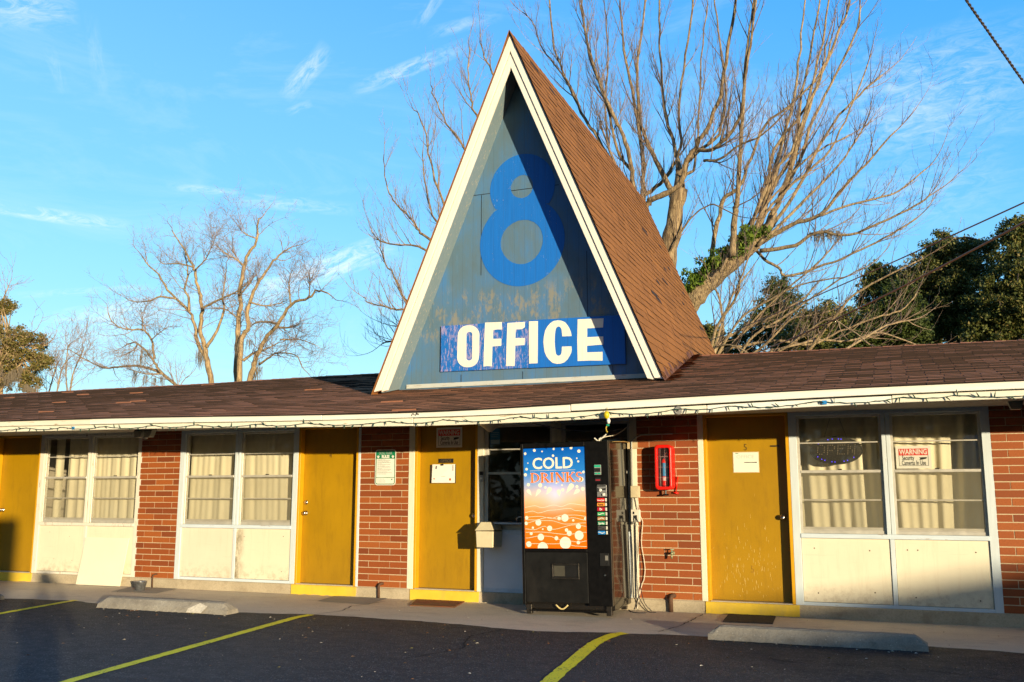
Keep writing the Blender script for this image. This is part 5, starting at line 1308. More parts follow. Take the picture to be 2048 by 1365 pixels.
T.limb([(1285, 420), (1240, 350), (1196, 276), (1170, 238), (1143, 182), (1120, 130), (1104, 62), (1098, -10)], 14, 5, Y, 1.0, kids=14, frm=.3)
T.limb([(1160, 215), (1140, 170), (1108, 128), (1080, 90), (1068, 50), (1045, 25)], 7, 3, Y + .5, .4, kids=10, kl=.9)
T.limb([(1262, 340), (1234, 300), (1218, 225), (1193, 150), (1178, 95), (1160, 10)], 12, 4, Y + .1, -.9, kids=12)
T.limb([(1395, 300), (1420, 300), (1450, 280), (1480, 235), (1490, 160), (1504, 70), (1512, -10)], 14, 5, Y - .6, -1.2, kids=14)
T.limb([(1358, 330), (1345, 280), (1330, 220), (1322, 130), (1318, 40), (1325, -30)], 13, 4, Y + .4, 1.2, kids=12)
T.limb([(1370, 330), (1400, 300), (1436, 268), (1452, 190), (1440, 90), (1428, -10)], 13, 4, Y - .3, .8, kids=12)
T.limb([(1408, 322), (1440, 318), (1480, 290), (1525, 270), (1580, 215)], 9, 4, Y - .8, -1.0, kids=8)
T.limb([(1330, 520), (1380, 440), (1420, 410), (1450, 420), (1475, 432)], 6, 3, Y - .2, -.6, kids=7, kl=.8)
T.limb([(1290, 440), (1260, 400), (1220, 300), (1210, 230), (1216, 120), (1210, 20)], 12, 4, Y + .6, 1.0, kids=12)
T.limb([(1340, 395), (1372, 350), (1390, 330), (1398, 240), (1402, 120), (1415, 10)], 12, 4, Y + .9, 1.2, kids=12)
# shoots that show left of the gable
for pts in ([(990, 620), (930, 520), (884, 400), (862, 329), (854, 284), (839, 234), (827, 219)], [(1010, 500), (960, 380), (929, 296), (894, 249), (869, 194), (862, 172)], [(1060, 460), (1000, 330), (951, 229), (941, 194), (936, 135), (938, 77)], [(1090, 380), (1030, 250), (984, 147), (966, 107), (960, 65)], [(980, 560), (910, 510), (859, 479), (836, 461), (828, 445), (807, 424), (787, 400), (772, 366), (768, 309)],
            [(960, 640), (900, 560), (849, 498), (800, 490), (759, 482), (740, 452)], [(930, 700), (860, 650), (812, 603), (788, 553), (767, 521), (759, 482)], [(940, 720), (870, 650), (805, 622), (775, 616), (746, 610), (727, 595)], [(950, 560), (900, 470), (866, 430), (850, 360), (846, 300)], [(940, 780), (860, 720), (812, 660), (785, 652)], [(960, 800), (880, 760), (815, 690), (778, 684), (762, 690)]):
    T.limb([(1302, 640), (1160, 660)] + pts, 15, 3, Y + T.r.uniform(-.1, .3), T.r.uniform(-.8, 1.4), kids=13, kl=.95, frm=.42)
T.finish('tall bare many-stemmed tree with pale bark standing behind the blue gable', BARK, TWIG)

# --- the leaning limb with ferns and its fan of shoots: a second tree to the right
T = Tree(33, up=.50, gnarl=.17, twl=1.4, dens=1.15, rmin=.0040, spread=(20, 58)); Y = 13.6
T.base = at(1330, 760, Y); T.base.z = -.3
fern_S, fern_R = T.limb([(1290, 1000), (1330, 700), (1372, 618), (1400, 582), (1440, 545), (1480, 512), (1512, 484)], 52, 36, Y, -.6, kids=4, kl=.8, frm=.7)
for pts, w in (([(1505, 495), (1545, 432), (1580, 342), (1610, 240), (1642, 150), (1690, 35), (1705, -30)], 20), ([(1500, 495), (1530, 402), (1560, 302), (1588, 200), (1600, 100), (1612, -10)], 17), ([(1492, 500), (1510, 432), (1535, 362), (1548, 300), (1600, 232), (1640, 160), (1655, 80)], 14),
               ([(1515, 490), (1580, 452), (1640, 430), (1690, 372), (1730, 330), (1792, 262)], 16), ([(1520, 502), (1590, 492), (1620, 470), (1652, 465), (1700, 470), (1760, 446), (1830, 412), (1862, 390)], 13), ([(1505, 492), (1530, 520), (1558, 536), (1572, 552), (1650, 530), (1720, 500), (1780, 470), (1832, 438)], 10),
               ([(1465, 512), (1469, 432), (1475, 400), (1480, 300), (1485, 240), (1490, 150), (1500, 60), (1512, -20)], 21), ([(1418, 570), (1424, 520), (1432, 460), (1446, 402), (1466, 385), (1482, 368), (1502, 318), (1532, 250), (1580, 210), (1640, 148), (1662, 80)], 17), ([(1510, 488), (1560, 402), (1600, 320), (1626, 240), (1662, 170), (1714, 62), (1720, 10)], 15),
               ([(1512, 490), (1555, 440), (1610, 350), (1640, 290), (1680, 230), (1730, 180), (1765, 150)], 13), ([(1505, 480), (1540, 380), (1560, 330), (1590, 290), (1622, 180), (1650, 60), (1660, -20)], 13), ([(1515, 492), (1570, 440), (1620, 390), (1670, 340), (1700, 300), (1730, 250)], 11),
               ([(1440, 545), (1475, 480), (1520, 420), (1560, 380), (1600, 330), (1640, 300), (1700, 270)], 9), ([(1500, 500), (1525, 440), (1572, 380), (1630, 330), (1660, 300), (1700, 220), (1735, 130)], 10), ([(1512, 488), (1545, 380), (1590, 300), (1604, 190), (1625, 90), (1640, 0)], 13), ([(1640, 432), (1700, 410), (1760, 395), (1800, 380), (1850, 340)], 7)):
    T.limb(pts, w, 4, Y - .5 + T.r.uniform(-.6, .6), kids=13)
# low sprays of pale branches over the roof ridge
for pts, w in (([(1425, 760), (1432, 695), (1480, 662), (1540, 636), (1600, 602), (1628, 574)], 13), ([(1420, 740), (1442, 702), (1500, 690), (1560, 682), (1622, 690), (1680, 662), (1750, 636), (1800, 622), (1832, 588)], 11), ([(1590, 740), (1640, 672), (1680, 622), (1702, 595), (1760, 560), (1832, 524)], 12), ([(1470, 740), (1540, 706), (1620, 682), (1700, 682), (1760, 666), (1832, 690)], 10),
               ([(1420, 740), (1446, 642), (1470, 582), (1502, 540)], 12), ([(1442, 740), (1446, 662), (1440, 602), (1420, 560)], 10), ([(1640, 730), (1720, 682), (1772, 652), (1826, 640)], 9), ([(1410, 760), (1432, 660), (1470, 600), (1482, 560), (1502, 500)], 12), ([(1460, 760), (1500, 680), (1560, 640), (1620, 600), (1680, 560), (1740, 530)], 9), ([(1440, 720), (1500, 650), (1560, 590), (1620, 540), (1660, 500)], 8), ([(1430, 720), (1480, 640), (1540, 600), (1600, 570), (1680, 556)], 8),
               ([(1500, 740), (1580, 690), (1650, 640), (1700, 660), (1740, 690)], 7), ([(1470, 730), (1530, 690), (1580, 640), (1630, 630), (1660, 622)], 8), ([(1420, 700), (1460, 690), (1520, 720), (1560, 740)], 6)):
    T.limb(pts, w, 3.5, Y - 1.2 + T.r.uniform(-.8, .8), kids=10, kl=.9)
t2 = T.finish('bare tree whose fern covered leaning limb fans out right of the gable', BARK2, TWIG)
ferns, rad = [], []
for i, p in enumerate(fern_S[9:], 9):
    for _ in range(10): ferns.append(p + Vector((rnd.gauss(0, .16), rnd.gauss(-.1, .16), fern_R[i] * .9 + rnd.gauss(.02, .09)))); rad.append(.15)
leaves('fern', ferns, rad, 6500, .050, mat_leaf('fern_green', [(0, (.07, .13, .012)), (.6, (.13, .21, .02)), (1, (.20, .26, .03))]), t2, 4, .8, 1.2)
MOSS = mat_leaf('spanish_moss', [(0, (.20, .16, .11)), (1, (.34, .27, .19))], .3)
def moss(C_, n, parent, seed, h=.5):
    rs = random.Random(seed); m = MB()
    for c in C_:
        for _ in range(n):
            x, y = rs.gauss(0, .07), rs.gauss(0, .07); L_ = h * rs.uniform(.3, 1.1); p = Vector(c) + Vector((x, y, rs.uniform(-.02, .05)))
            m.tube([p, p + Vector((rs.gauss(0, .03), rs.gauss(0, .03), -L_ * .5)), p + Vector((rs.gauss(0, .05), rs.gauss(0, .05), -L_))], [.010, .010, .003], 3, False)
    build('moss', m, MOSS, parent)
moss([at(1630 + i * 7, 468 - (i % 3) * 3, Y - .6) for i in range(8)], 10, t2, 3, .35)

# --- gnarled bare trees far left
YL = 24.
def far_tree(seed, limbs, label, moss_at=(), base=None, dens=1.0):
    T = Tree(seed, up=.22, gnarl=.42, twl=1.6, dens=dens*1.35, rmin=.0056, spread=(28, 66))
    T.base = at(*base, YL); T.base.z = -.3; T.thick = .92
    for pts, w0, w1 in limbs: T.limb(pts, w0, w1, YL + T.r.uniform(-.5, .5), T.r.uniform(-1.2, 1.2), kids=12, kl=1.1, wig=.025, frm=.22)
    o = T.finish(label, BARKG, TWIGG, 'gnarled bare trees left of the gable')
    if moss_at: moss([at(x, y, YL - .2) for x, y in moss_at], 16, o, seed, .75)
    return o
far_tree(5, [([(424, 900), (421, 770), (414, 721), (410, 693), (399, 661), (404, 622), (399, 584), (391, 551), (387, 535), (374, 507), (361, 486), (344, 461)], 17, 4), ([(414, 721), (393, 680), (391, 658), (378, 622), (352, 598), (331, 573), (317, 548), (295, 529), (284, 512)], 11, 4), ([(378, 622), (377, 595), (369, 579), (376, 551), (372, 520), (369, 497)], 8, 3), ([(413, 695), (434, 661), (448, 622), (445, 595), (450, 560), (452, 540)], 9, 3), ([(404, 618), (437, 600), (473, 584), (500, 560)], 7, 3), ([(352, 598), (320, 594), (300, 602), (270, 604), (250, 596)], 6, 2), ([(387, 535), (360, 528), (330, 528), (318, 522)], 5, 2), ([(391, 540), (410, 520), (425, 490), (432, 470)], 5, 2)],
         'gnarled bare tree with forked trunk, left of the twin thick trunks', [(400, 708), (404, 712), (398, 700)], (421, 800))
far_tree(6, [([(470, 900), (473, 766), (475, 693), (478, 639), (481, 584), (488, 535), (500, 502), (514, 480), (515, 447), (522, 436)], 19, 4), ([(485, 530), (475, 521), (448, 505), (432, 490)], 6, 2), ([(478, 770), (484, 680), (497, 655), (495, 622), (508, 584), (525, 554), (542, 529), (563, 507), (578, 497)], 15, 4), ([(480, 590), (505, 560), (506, 548)], 5, 2), ([(500, 605), (530, 612), (560, 607), (575, 600)], 5, 2), ([(478, 640), (450, 618), (420, 618)], 5, 2), ([(514, 478), (490, 468), (478, 455)], 4, 2)],
         'gnarled bare tree with the tallest thick dark trunk left of the gable', [(476, 690), (474, 680)], (473, 800))
far_tree(7, [([(492, 900), (500, 764), (511, 721), (530, 682), (555, 650), (582, 611), (618, 595), (637, 581), (660, 590)], 17, 4), ([(555, 650), (541, 645), (514, 645), (500, 655)], 7, 4), ([(582, 611), (579, 584), (578, 562), (585, 540)], 6, 2), ([(519, 729), (540, 715), (552, 707), (590, 710), (605, 735), (618, 750)], 6, 2), ([(486, 722), (510, 705), (530, 700), (556, 686)], 8, 3), ([(555, 655), (580, 655), (600, 646)], 7, 2), ([(618, 595), (620, 560), (614, 540)], 4, 2), ([(560, 680), (600, 680), (630, 690)], 4, 2)],
         'gnarled bare tree leaning right with a mossy low limb beside the gable', [(515, 722), (512, 740), (519, 735), (500, 680), (505, 745)], (500, 800))
far_tree(8, [([(385, 900), (362, 790), (354, 773), (322, 745), (309, 726), (292, 702), (270, 685), (250, 692)], 13, 4), ([(309, 718), (306, 700), (303, 680), (287, 661), (262, 660), (238, 655), (222, 640), (216, 625)], 7, 3), ([(322, 745), (300, 738), (284, 734), (257, 732), (216, 737), (188, 729), (156, 710), (136, 700)], 9, 3), ([(322, 748), (290, 748), (257, 738)], 5, 2), ([(275, 688), (268, 700), (245, 712)], 5, 2), ([(303, 680), (320, 665), (335, 655)], 4, 2), ([(285, 662), (285, 640), (282, 620)], 4, 2)],
         'low leaning bare tree with drooping moss, farthest left of the gnarled trees', [(287, 700), (283, 712), (310, 757), (325, 755), (292, 752), (270, 745), (298, 700)], (357, 800))
for i, (bx, tp) in enumerate(((138, [(136, 800), (132, 740), (135, 700), (138, 690)]), (150, [(138, 800), (146, 750), (158, 720), (166, 700)]), (118, [(112, 800), (118, 760), (128, 730), (140, 716)]), (96, [(90, 810), (102, 770), (110, 740), (116, 726)]))):
    T = Tree(50 + i, up=.4, gnarl=.4, twl=1.6, rmin=.009); T.base = at(bx, 800, 27.); T.base.z = -.3; T.limb(tp, 6, 3, 27., .4, kids=12, kl=1.3)
    T.finish(['thin leafless sapling standing straight, just right of the mossy oak', 'thin leafless sapling leaning right towards the low bare tree', 'thin leafless sapling close beside the mossy oak crown', 'thin leafless sapling half hidden by the mossy oak'][i], BARKG, TWIGG, 'thin saplings beside the oak')

# --- evergreens
LOAK = mat_leaf('oak_leaf', [(0, (.045, .062, .013)), (.5, (.10, .115, .024)), (.85, (.19, .175, .042)), (1, (.32, .235, .085))], .2)
LTAN = mat_leaf('tan_oak_leaf', [(0, (.09, .09, .015)), (.45, (.20, .17, .035)), (.8, (.34, .235, .09)), (1, (.44, .32, .17))], .25)
LGRN = mat_leaf('fresh_green_leaf', [(0, (.03, .05, .008)), (.6, (.06, .085, .014)), (1, (.11, .125, .028))], .25)
def crown_tree(name, label, Y, blobs, n, size, mat, trunk, group, seed, clump=.75, twigs=0):
    """blobs: (px, py, radius px) of crown masses; each is broken into many small clumps with gaps between"""
    rs = random.Random(seed); sc = (Y - CAM.y) / .915 / FPX
    b0 = at(*trunk[0], Y); root = empty(name, (b0.x, b0.y, -.3), label, 'tree', group)
    m = MB(); S = spline([Vector((b0.x, b0.y, -.3))] + [at(x, y, Y) for x, y in trunk], 4)
    m.tube(S, [lerp(trunkw(trunk) * sc, .03, i / (len(S) - 1)) for i in range(len(S))], 7)
    C_, Rr = [], []
    for bx, by, br in blobs:
        c = at(bx, by, Y); rw = br * sc
        for _ in range(int(30 + br * 1.25)):
            d = Vector((rs.gauss(0, 1), rs.gauss(0, 1), rs.gauss(0, 1))).normalized(); k = rs.uniform(.25, 1.0) ** .6
            p = c + Vector((d.x * rw * k, d.y * rw * 1.2 * k, d.z * rw * k)); C_.append(p); Rr.append(clump * rs.uniform(.35, 1.35) * max(.2, rw * .145))
        for _ in range(7):
            q = rs.choice(C_[-40:]); a = S[rs.randrange(len(S) // 2, len(S))]; mid = a.lerp(q, .5) + Vector((0, 0, .15)); m.tube([a, mid, q], [.07, .045, .015], 5, False)
    build('trunk', m, BARKG if mat is LTAN else mat_bark('dark_bark', (.05, .04, .03), (.12, .095, .07)), root, smooth=True)
    leaves('crown', [tuple(p) for p in C_], Rr, n, size, mat, root, seed, .75, 0, .42)
    return root
def trunkw(t): return 7
EG = 'dark evergreens beyond the right roof'
crown_tree('evergreen_tree', 'tall dark oak cut by the right edge of the photo', 26, [(2050, 540, 62), (2010, 600, 60), (2060, 620, 60), (1985, 655, 45), (2040, 475, 32), (2075, 560, 60)], 56000, .058, LOAK, [(2030, 760), (2035, 650), (2045, 500)], EG, 1)
crown_tree('evergreen_tree', 'tallest dark oak with a pointed top where the upper wire crosses', 28, [(1890, 500, 34), (1870, 545, 50), (1920, 560, 60), (1885, 610, 65), (1940, 640, 55), (1850, 640, 50), (1960, 520, 40), (1830, 560, 30)], 66000, .058, LOAK, [(1905, 760), (1900, 640), (1890, 480)], EG, 2)
crown_tree('evergreen_tree', 'thin topped dark tree left of the tallest oak', 29, [(1762, 555, 28), (1750, 590, 34), (1795, 600, 36), (1770, 640, 40), (1810, 660, 45)], 30000, .058, LOAK, [(1785, 760), (1775, 640), (1765, 540)], EG, 3)
crown_tree('evergreen_tree', 'bushy lighter green tree below the thin topped dark tree', 22, [(1800, 600, 32), (1780, 650, 40), (1740, 670, 36), (1820, 660, 36), (1700, 690, 30)], 30000, .056, LGRN, [(1775, 760), (1780, 700), (1790, 600)], EG, 4)
crown_tree('evergreen_tree', 'low dark tree behind the crossing pale branches', 27, [(1650, 640, 34), (1610, 660, 32), (1690, 650, 32), (1640, 690, 34), (1580, 690, 30)], 22000, .06, LOAK, [(1640, 770), (1640, 700), (1645, 630)], EG, 5)
crown_tree('evergreen_tree', 'open leafy green tree just right of the shingled slope', 30, [(1555, 580, 26), (1540, 620, 32), (1580, 615, 30), (1520, 660, 34), (1570, 660, 34), (1480, 690, 26)], 15000, .06, LGRN, [(1545, 770), (1545, 680), (1552, 590)], EG, 6)
crown_tree('evergreen_tree', 'small dark bush top poking up at the foot of the shingled slope', 30, [(1418, 665, 18), (1430, 690, 26), (1405, 700, 20), (1445, 705, 20)], 7000, .06, LOAK, [(1425, 770), (1422, 690), (1420, 660)], EG, 7)
crown_tree('evergreen_tree', 'low dark tree with sky gaps under the crown of the far right oaks', 31, [(1960, 690, 40), (1900, 690, 40), (2020, 690, 40), (1850, 700, 32)], 27000, .058, LOAK, [(1940, 770), (1945, 700), (1950, 660)], EG, 8)
oak = crown_tree('live_oak', 'sunlit olive and tan oak hung with moss at the left edge of the photo', 23, [(10, 615, 22), (-15, 690, 60), (30, 680, 42), (65, 690, 36), (45, 730, 42), (85, 725, 22), (10, 745, 45), (60, 765, 26), (-40, 640, 50)], 26000, .055, LTAN, [(0, 830), (5, 740), (20, 680)], None, 9, .62)
moss([at(x, y, 22.5) for x, y in ((22, 745), (28, 740), (16, 750), (40, 735), (60, 775), (66, 778), (72, 772), (-5, 735), (8, 738), (34, 748), (52, 770))], 26, oak, 12, .9)
T = Tree(77, up=.25, gnarl=.45, twl=1.5, rmin=.010, maxlev=2)
for pts in ([(-10, 830), (0, 740), (30, 700), (70, 662)], [(0, 760), (40, 730), (60, 702), (90, 690)], [(-5, 740), (20, 700), (60, 700), (95, 690)], [(-20, 740), (-10, 640), (10, 590), (18, 570)]): T.limb(pts, 9, 3, 22.6, .6, kids=12, kl=1.2)
build('limb', T.limbs, BARKG, oak, smooth=True); build('twigs', T.tw, TWIGG, oak)

# ================================================================== OVERHEAD WIRES
def wire(a, b, sag, r, mat, lab, twist=0):
    m = MB(); N = 60
    for s in range(2 if twist else 1):
        P = []
        for i in range(N * (24 if twist else 1) + 1):
            t = i / (N * (24 if twist else 1)); p = a.lerp(b, t) - Vector((0, 0, sag * 4 * t * (1 - t)))
            if twist:
                q = t * twist * 6.283 + s * math.pi; p = p + Vector((math.cos(q) * r * .8, 0, math.sin(q) * r * .8))
            P.append(p)
        m.tube(P, r, 5, False)
    tag(build('overhead_wire', m, mat, smooth=True), lab, 'wire', 'overhead wires')
WIREM = plain('weathered_wire', (.30, .25, .18), .6); WIRED = plain('dark_wire', (.05, .04, .035), .6)
wire(at(1385, 695, 11.5), at(2140, 363, -1.0), .05, .009, WIREM, 'thinner overhead wire, upper of the pair sloping across the dark trees')
wire(at(1400, 741, 12.5), at(2140, 394, -1.0), .20, .013, WIREM, 'thicker pale overhead wire, lower of the pair sloping across the dark trees')
wa_, wb_ = at(1890, -60, 1.0), at(2120, 268, 3.5)
wire(wa_ - (wb_ - wa_) * 1.5, wb_ + (wb_ - wa_) * 3, 0, .011, WIRED, 'dark twisted cable crossing the top right corner of the sky', 130)

# ================================================================== BEHIND THE VIEWPOINT (out of view: shadow casters, and a wood added to dim the sky)
# the photographer
PB0 = CAM + SUN * .42
ps = empty('person', (PB0.x, PB0.y, lotz(PB0.y)), 'person with raised elbows holding a camera, casting the long shadow across the lower left asphalt', 'person')
def skin(name, joints, edges, mat, parent, sub=2):
    o0 = WL[parent.name]; me = bpy.data.meshes.new(name); me.from_pydata([tuple(Vector(p) - o0) for p, r in joints], edges, []); me.materials.append(mat)
    o = bpy.data.objects.new(name, me); COL.objects.link(o); o.parent = parent; WL[o.name] = o0
    sk = o.modifiers.new('skin', 'SKIN'); 
    for v, (p, r) in zip(me.skin_vertices[0].data, joints): v.radius = (r, r)
    me.skin_vertices[0].data[0].use_root = True; sk.use_smooth_shade = True
    sb = o.modifiers.new('sub', 'SUBSURF'); sb.levels = sb.render_levels = sub
    return o
fw = Vector((CF.x, CF.y, 0)).normalized(); rt = Vector((CR.x, CR.y, 0)).normalized(); up_ = Vector((0, 0, 1)); g0 = lotz(PB0.y)
hz = PB0.z + .03
def pp(f, r, z): q = PB0 + fw * f + rt * r; return Vector((q.x, q.y, z))
J = [(pp(0, 0, g0 + .93), .15), (pp(0, 0, g0 + 1.12), .14), (pp(-.01, 0, g0 + 1.30), .16), (pp(0, 0, g0 + 1.43), .065), (pp(.02, 0, hz - .03), .095), (pp(.02, 0, hz + .09), .085)]
E_ = [(0, 1), (1, 2), (2, 3), (3, 4), (4, 5)]
def chain(start, pts):
    k = start
    for p, r in pts: J.append((p, r)); E_.append((k, len(J) - 1)); k = len(J) - 1
    return k
for s in (-1, 1):
    chain(0, [(pp(0, s*.11, g0 + .86), .10), (pp(.03, s*.13, g0 + .48), .068), (pp(0, s*.15, g0 + .10), .045), (pp(.12, s*.17, g0 + .035), .038)])
    w = chain(2, [(pp(0, s*.20, g0 + 1.36), .075), (pp(.10, s*.30, g0 + 1.12), .052), (pp(.20, s*.12, hz - .12), .036), (pp(.24, s*.085, hz - .05), .034)])
    for j in range(4): chain(w, [(pp(.255, s*(.075 - .004*j), hz - .045 + .02*j), .010), (pp(.275, s*(.055 - .004*j), hz - .045 + .022*j), .009), (pp(.27, s*(.03 - .002*j), hz - .045 + .022*j), .008)])
    chain(w, [(pp(.225, s*.07, hz - .02), .011), (pp(.215, s*.045, hz - .005), .009)])
bodyo = skin('body', J, E_, plain('person_clothing', (.10, .11, .14), .8), ps, 1)
m = MB(); c = pp(.01, 0, hz + .03); m.lathe((c.x, c.y, c.z), [(.098, 0), (.105, .05), (.09, .10), (.05, .125), (0, .13)], 14); build('hair', m, plain('hair', (.05, .035, .025), .7), ps, smooth=True)
cmv = empty('photo_camera', tuple(pp(.25, 0, hz - .02)), 'camera held up to the eye by the person', 'camera')
m = MB(); c = pp(.225, 0, hz - .02); b1 = [c + rt*a + fw*b + up_*z for a in (-.065, .065) for b in (-.02, .02) for z in (-.045, .045)]
m.add(b1, [(0,1,3,2),(4,6,7,5),(0,4,5,1),(2,3,7,6),(0,2,6,4),(1,5,7,3)]); build('camera_body', m, BLACK, cmv, bevel=.006)
m = MB(); m.tube([c + fw*.02, c + fw*.06, c + fw*.065], [.034, .034, .03], 16); build('lens', m, BLACK, cmv)
# parked box van whose corner shades the leftmost door
gv = lotz(-16)
van = empty('box_van', (4.9, -16, gv), 'white box van parked behind the viewpoint, its square corner shading the leftmost door', 'van')
vx0, vx1, vy0, vy1, vt = 4.5, 6.57, -20.2, -14.7, 2.60
VWH = plain('van_white', (.70, .70, .68), .35, 0, .03)
m = MB(); m.box(vx0, vx1, vy0, vy1 - .0, gv + .75, vt); build('cargo_box', m, VWH, van, bevel=.05)
m = MB(); m.prism([(vx0 + .08, vy0 - .02, gv + .45), (vx0 + .08, vy0 - 1.7, gv + .45), (vx0 + .08, vy0 - 1.7, gv + 1.05), (vx0 + .08, vy0 - 1.15, gv + 1.2), (vx0 + .08, vy0 - .7, gv + 1.95), (vx0 + .08, vy0 - .02, gv + 2.0)], (vx1 - vx0 - .16, 0, 0)); build('cab', m, VWH, van, bevel=.05)
m = MB(); m.box(vx0 + .15, vx1 - .15, vy0 - 1.5, vy1 - .1, gv + .45, gv + .72); build('chassis', m, DARKMET, van)
for a in (vx0 + .05, vx1 - .28):
    for b in (vy0 - .95, vy1 - 1.3):
        m = MB(); c = Vector((a + .115, b, gv + .38))
        for r0, r1, w in ((.38, .24, .23),):
            m.tube([c - Vector((w/2, 0, 0)), c + Vector((w/2, 0, 0))], r0, 20)
        wl = build('wheel', m, BLACKM, van, bevel=.03); m = MB(); m.tube([c - Vector((.12, 0, 0)), c + Vector((.12, 0, 0))], .2, 16); build('rim', m, METAL, wl)
m = MB(); m.box(vx0 + .1, vx1 - .1, vy1 + .001, vy1 + .03, gv + .85, vt - .12); rd = build('rear_door', m, VWH, van, bevel=.01)
for a in (vx0 + .06, vx1 - .18): 
    m = MB(); m.box(a, a + .12, vy1 + .001, vy1 + .03, gv + .55, gv + .75); build('tail_light', m, SIGNRED, van)
gh = lotz(-30)
hs = empty('opposite_building', (35, -30, gh), 'low pitched building across the lot behind the viewpoint shading the lower right panels', 'building')
A_ = Vector((2.464, 0, .12)) + SUN * 40
hs.location = (A_.x, A_.y, gh); WL[hs.name] = Vector((A_.x, A_.y, gh)); hs.rotation_euler = (0, 0, math.atan2(.738, .675))
def hb_(name, mb, mat, parent=hs, **k):
    mb.v = [(x + A_.x, y + A_.y, z) for x, y, z in mb.v]; return build(name, mb, mat, parent, **k)
RK = lambda x: A_.z + (.215 if x > 0 else .15) * x
pk = 5.5; lx = -2.4
m = MB(); m.box(lx + .6, 2*pk - lx - .6, -9, -.4, gh - .3, RK(lx + .6) - .14); m.prism([(lx + .6, -.4, RK(lx + .6) - .139), (2*pk - lx - .6, -.4, RK(lx + .6) - .139), (pk, -.4, RK(pk) - .14)], (0, -8.6, 0)); hb_('wall', m, plain('stucco', (.5, .45, .36), .9))
m = MB(); m.prism([(lx, 0, RK(lx)), (0, 0, RK(0)), (pk, 0, RK(pk)), (2*pk - lx, 0, RK(lx)), (2*pk - lx, 0, RK(lx) - .12), (pk, 0, RK(pk) - .12), (0, 0, RK(0) - .12), (lx, 0, RK(lx) - .12)][::-1], (0, -9.4, 0)); hb_('roof', m, SHING)
for x in (0, 3.5, 7, 10):
    m = MB(); m.box(x - .5, x + .5, -.43, -.38, gh + .9, gh + 2.1); w_ = hb_('window', m, WHITE); m = MB(); m.box(x - .44, x + .44, -.39, -.37, gh + .96, gh + 2.04); hb_('pane', m, INK, w_)

cl, rl = [], []  # unseen trees added to darken the low sky, gap left towards the sun
rt_ = random.Random(4); saz = math.atan2(SUN.x, -SUN.y)
for i in range(420):
    q = rt_.uniform(-1.45, 1.45)
    if -.14 < q - saz < .62: continue
    d = rt_.uniform(60, 85); hgt = 13 + 5 * math.sin(q * 7) + rt_.uniform(-3, 3); cl.append((CAM.x + math.sin(q) * d, CAM.y - math.cos(q) * d, rt_.uniform(-2, hgt))); rl.append(rt_.uniform(2, 4.2))
o = leaves('added_treeline', cl, rl, 22000, .75, LOAK, None, 5, .9); tag(o, 'unseen wood added behind the viewpoint to dim the low sky', 'wood', kind='stuff')

# ================================================================== SUN AND SKY
sd = bpy.data.lights.new('sun', 'SUN'); sd.energy = 5.0; sd.angle = R(.53); sd.color = (1.0, .85, .57)
so = bpy.data.objects.new('sun', sd); COL.objects.link(so); so.rotation_euler = SUN.to_track_quat('Z', 'Y').to_euler()
EL, AZM = math.asin(SUN.z), math.atan2(SUN.x, SUN.y)
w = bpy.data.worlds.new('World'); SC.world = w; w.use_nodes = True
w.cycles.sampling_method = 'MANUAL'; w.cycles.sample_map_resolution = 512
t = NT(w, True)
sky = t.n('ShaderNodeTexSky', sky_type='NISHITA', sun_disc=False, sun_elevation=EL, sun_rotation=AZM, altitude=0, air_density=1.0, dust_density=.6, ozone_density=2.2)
dirv = t.n('ShaderNodeVectorMath', {0: t.n('ShaderNodeTexCoord').outputs['Generated']}, operation='NORMALIZE').outputs[0]
def vdot(a, b):
    nd = t.n('ShaderNodeVectorMath', operation='DOT_PRODUCT'); t.set(nd, 0, a); t.set(nd, 1, tuple(b)); return nd.outputs['Value']
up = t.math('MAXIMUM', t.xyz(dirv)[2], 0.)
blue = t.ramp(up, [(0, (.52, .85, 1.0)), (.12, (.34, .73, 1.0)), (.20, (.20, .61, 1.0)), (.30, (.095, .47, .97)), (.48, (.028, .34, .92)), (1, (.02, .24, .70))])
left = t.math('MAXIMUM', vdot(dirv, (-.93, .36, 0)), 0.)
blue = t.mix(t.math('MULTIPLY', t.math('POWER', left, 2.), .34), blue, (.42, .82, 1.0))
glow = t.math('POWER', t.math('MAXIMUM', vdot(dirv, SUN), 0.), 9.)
blue = t.mix(t.math('MULTIPLY', glow, .5), blue, (1.0, .72, .42))
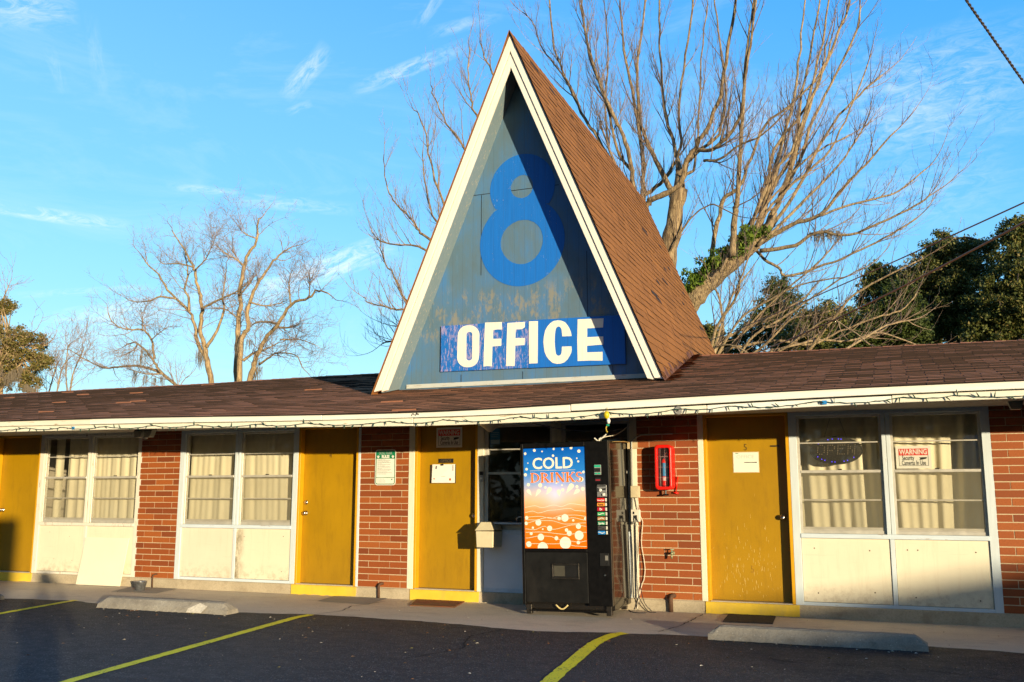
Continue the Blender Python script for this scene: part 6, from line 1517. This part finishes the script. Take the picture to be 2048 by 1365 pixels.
# thin cirrus: each streak is a band on the sky dome, broken up by noise
wisps = None
for (ax, ay, bx, by, wd, k) in ((60, 655, 470, 590, 26, .75), (480, 600, 800, 482, 30, .95), (-60, 408, 270, 455, 14, .75), (330, 372, 490, 388, 9, .55), (430, 396, 720, 420, 16, .45), (566, 200, 660, 90, 22, .60), (570, 228, 625, 205, 9, .35), (700, 185, 940, 88, 17, .62), (850, 70, 1010, 28, 14, .35), (830, 60, 900, -40, 14, .4),
        (-60, 10, 160, 14, 44, .55), (95, 90, 130, 190, 12, .2), (180, 20, 205, 200, 14, .16), (1560, 260, 2120, 130, 120, .42), (1760, 240, 1930, 190, 34, .45), (1620, 420, 2060, 330, 90, .25), (1440, 220, 1640, 280, 40, .45), (20, 592, 320, 574, 8, .35), (110, 700, 300, 640, 20, .35)):
    a, b = ray(ax, ay), ray(bx, by); c = (a + b).normalized(); axs = (b - a).normalized(); bv = c.cross(axs).normalized(); hl = (b - a).length / 2; hw = wd / FPX
    u = t.math('DIVIDE', vdot(dirv, axs), hl); vv = t.math('DIVIDE', vdot(dirv, bv), hw)
    fl = t.n('ShaderNodeCombineXYZ', {0: t.math('MULTIPLY', u, hl * 16), 1: t.math('MULTIPLY', vv, hw * 46), 2: float(ax) * .013})
    nz = t.noise(fl.outputs[0], 2.4, 9, .72, 1.1)
    e = t.math('MULTIPLY', t.math('MAXIMUM', t.math('SUBTRACT', 1., t.math('MULTIPLY', u, u)), 0.), t.math('MAXIMUM', t.math('SUBTRACT', 1., t.math('MULTIPLY', vv, vv)), 0.))
    e = t.math('MULTIPLY', t.math('MULTIPLY', e, t.ramp(nz, [(.40, 0), (.66, 1)])), t.math('MULTIPLY', t.math('GREATER_THAN', vdot(dirv, c), 0.), k))
    wisps = e if wisps is None else t.math('MAXIMUM', wisps, e)
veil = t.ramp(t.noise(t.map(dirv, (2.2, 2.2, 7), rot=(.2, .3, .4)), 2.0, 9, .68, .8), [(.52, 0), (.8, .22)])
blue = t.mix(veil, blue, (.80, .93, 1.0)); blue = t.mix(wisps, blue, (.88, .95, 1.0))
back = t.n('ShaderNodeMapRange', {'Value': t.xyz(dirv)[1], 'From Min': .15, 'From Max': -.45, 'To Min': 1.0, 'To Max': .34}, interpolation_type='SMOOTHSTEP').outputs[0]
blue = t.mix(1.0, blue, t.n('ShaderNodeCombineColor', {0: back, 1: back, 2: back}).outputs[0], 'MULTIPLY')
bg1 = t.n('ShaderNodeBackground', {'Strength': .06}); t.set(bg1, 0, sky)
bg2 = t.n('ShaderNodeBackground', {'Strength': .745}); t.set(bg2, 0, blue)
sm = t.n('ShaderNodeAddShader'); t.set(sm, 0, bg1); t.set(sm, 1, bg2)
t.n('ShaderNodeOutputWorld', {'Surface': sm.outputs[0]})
SC.view_settings.view_transform = 'Standard'; SC.view_settings.look = 'None'; SC.view_settings.gamma = 1; SC.view_settings.exposure = .46
SC.render.engine = 'CYCLES'; SC.cycles.use_denoising = True; SC.cycles.max_bounces = 8; SC.cycles.diffuse_bounces = 2; SC.cycles.caustics_reflective = False; SC.cycles.caustics_refractive = False; SC.cycles.transparent_max_bounces = 12
SC.cycles.sample_clamp_indirect = 6
print('objects', len(SC.objects))
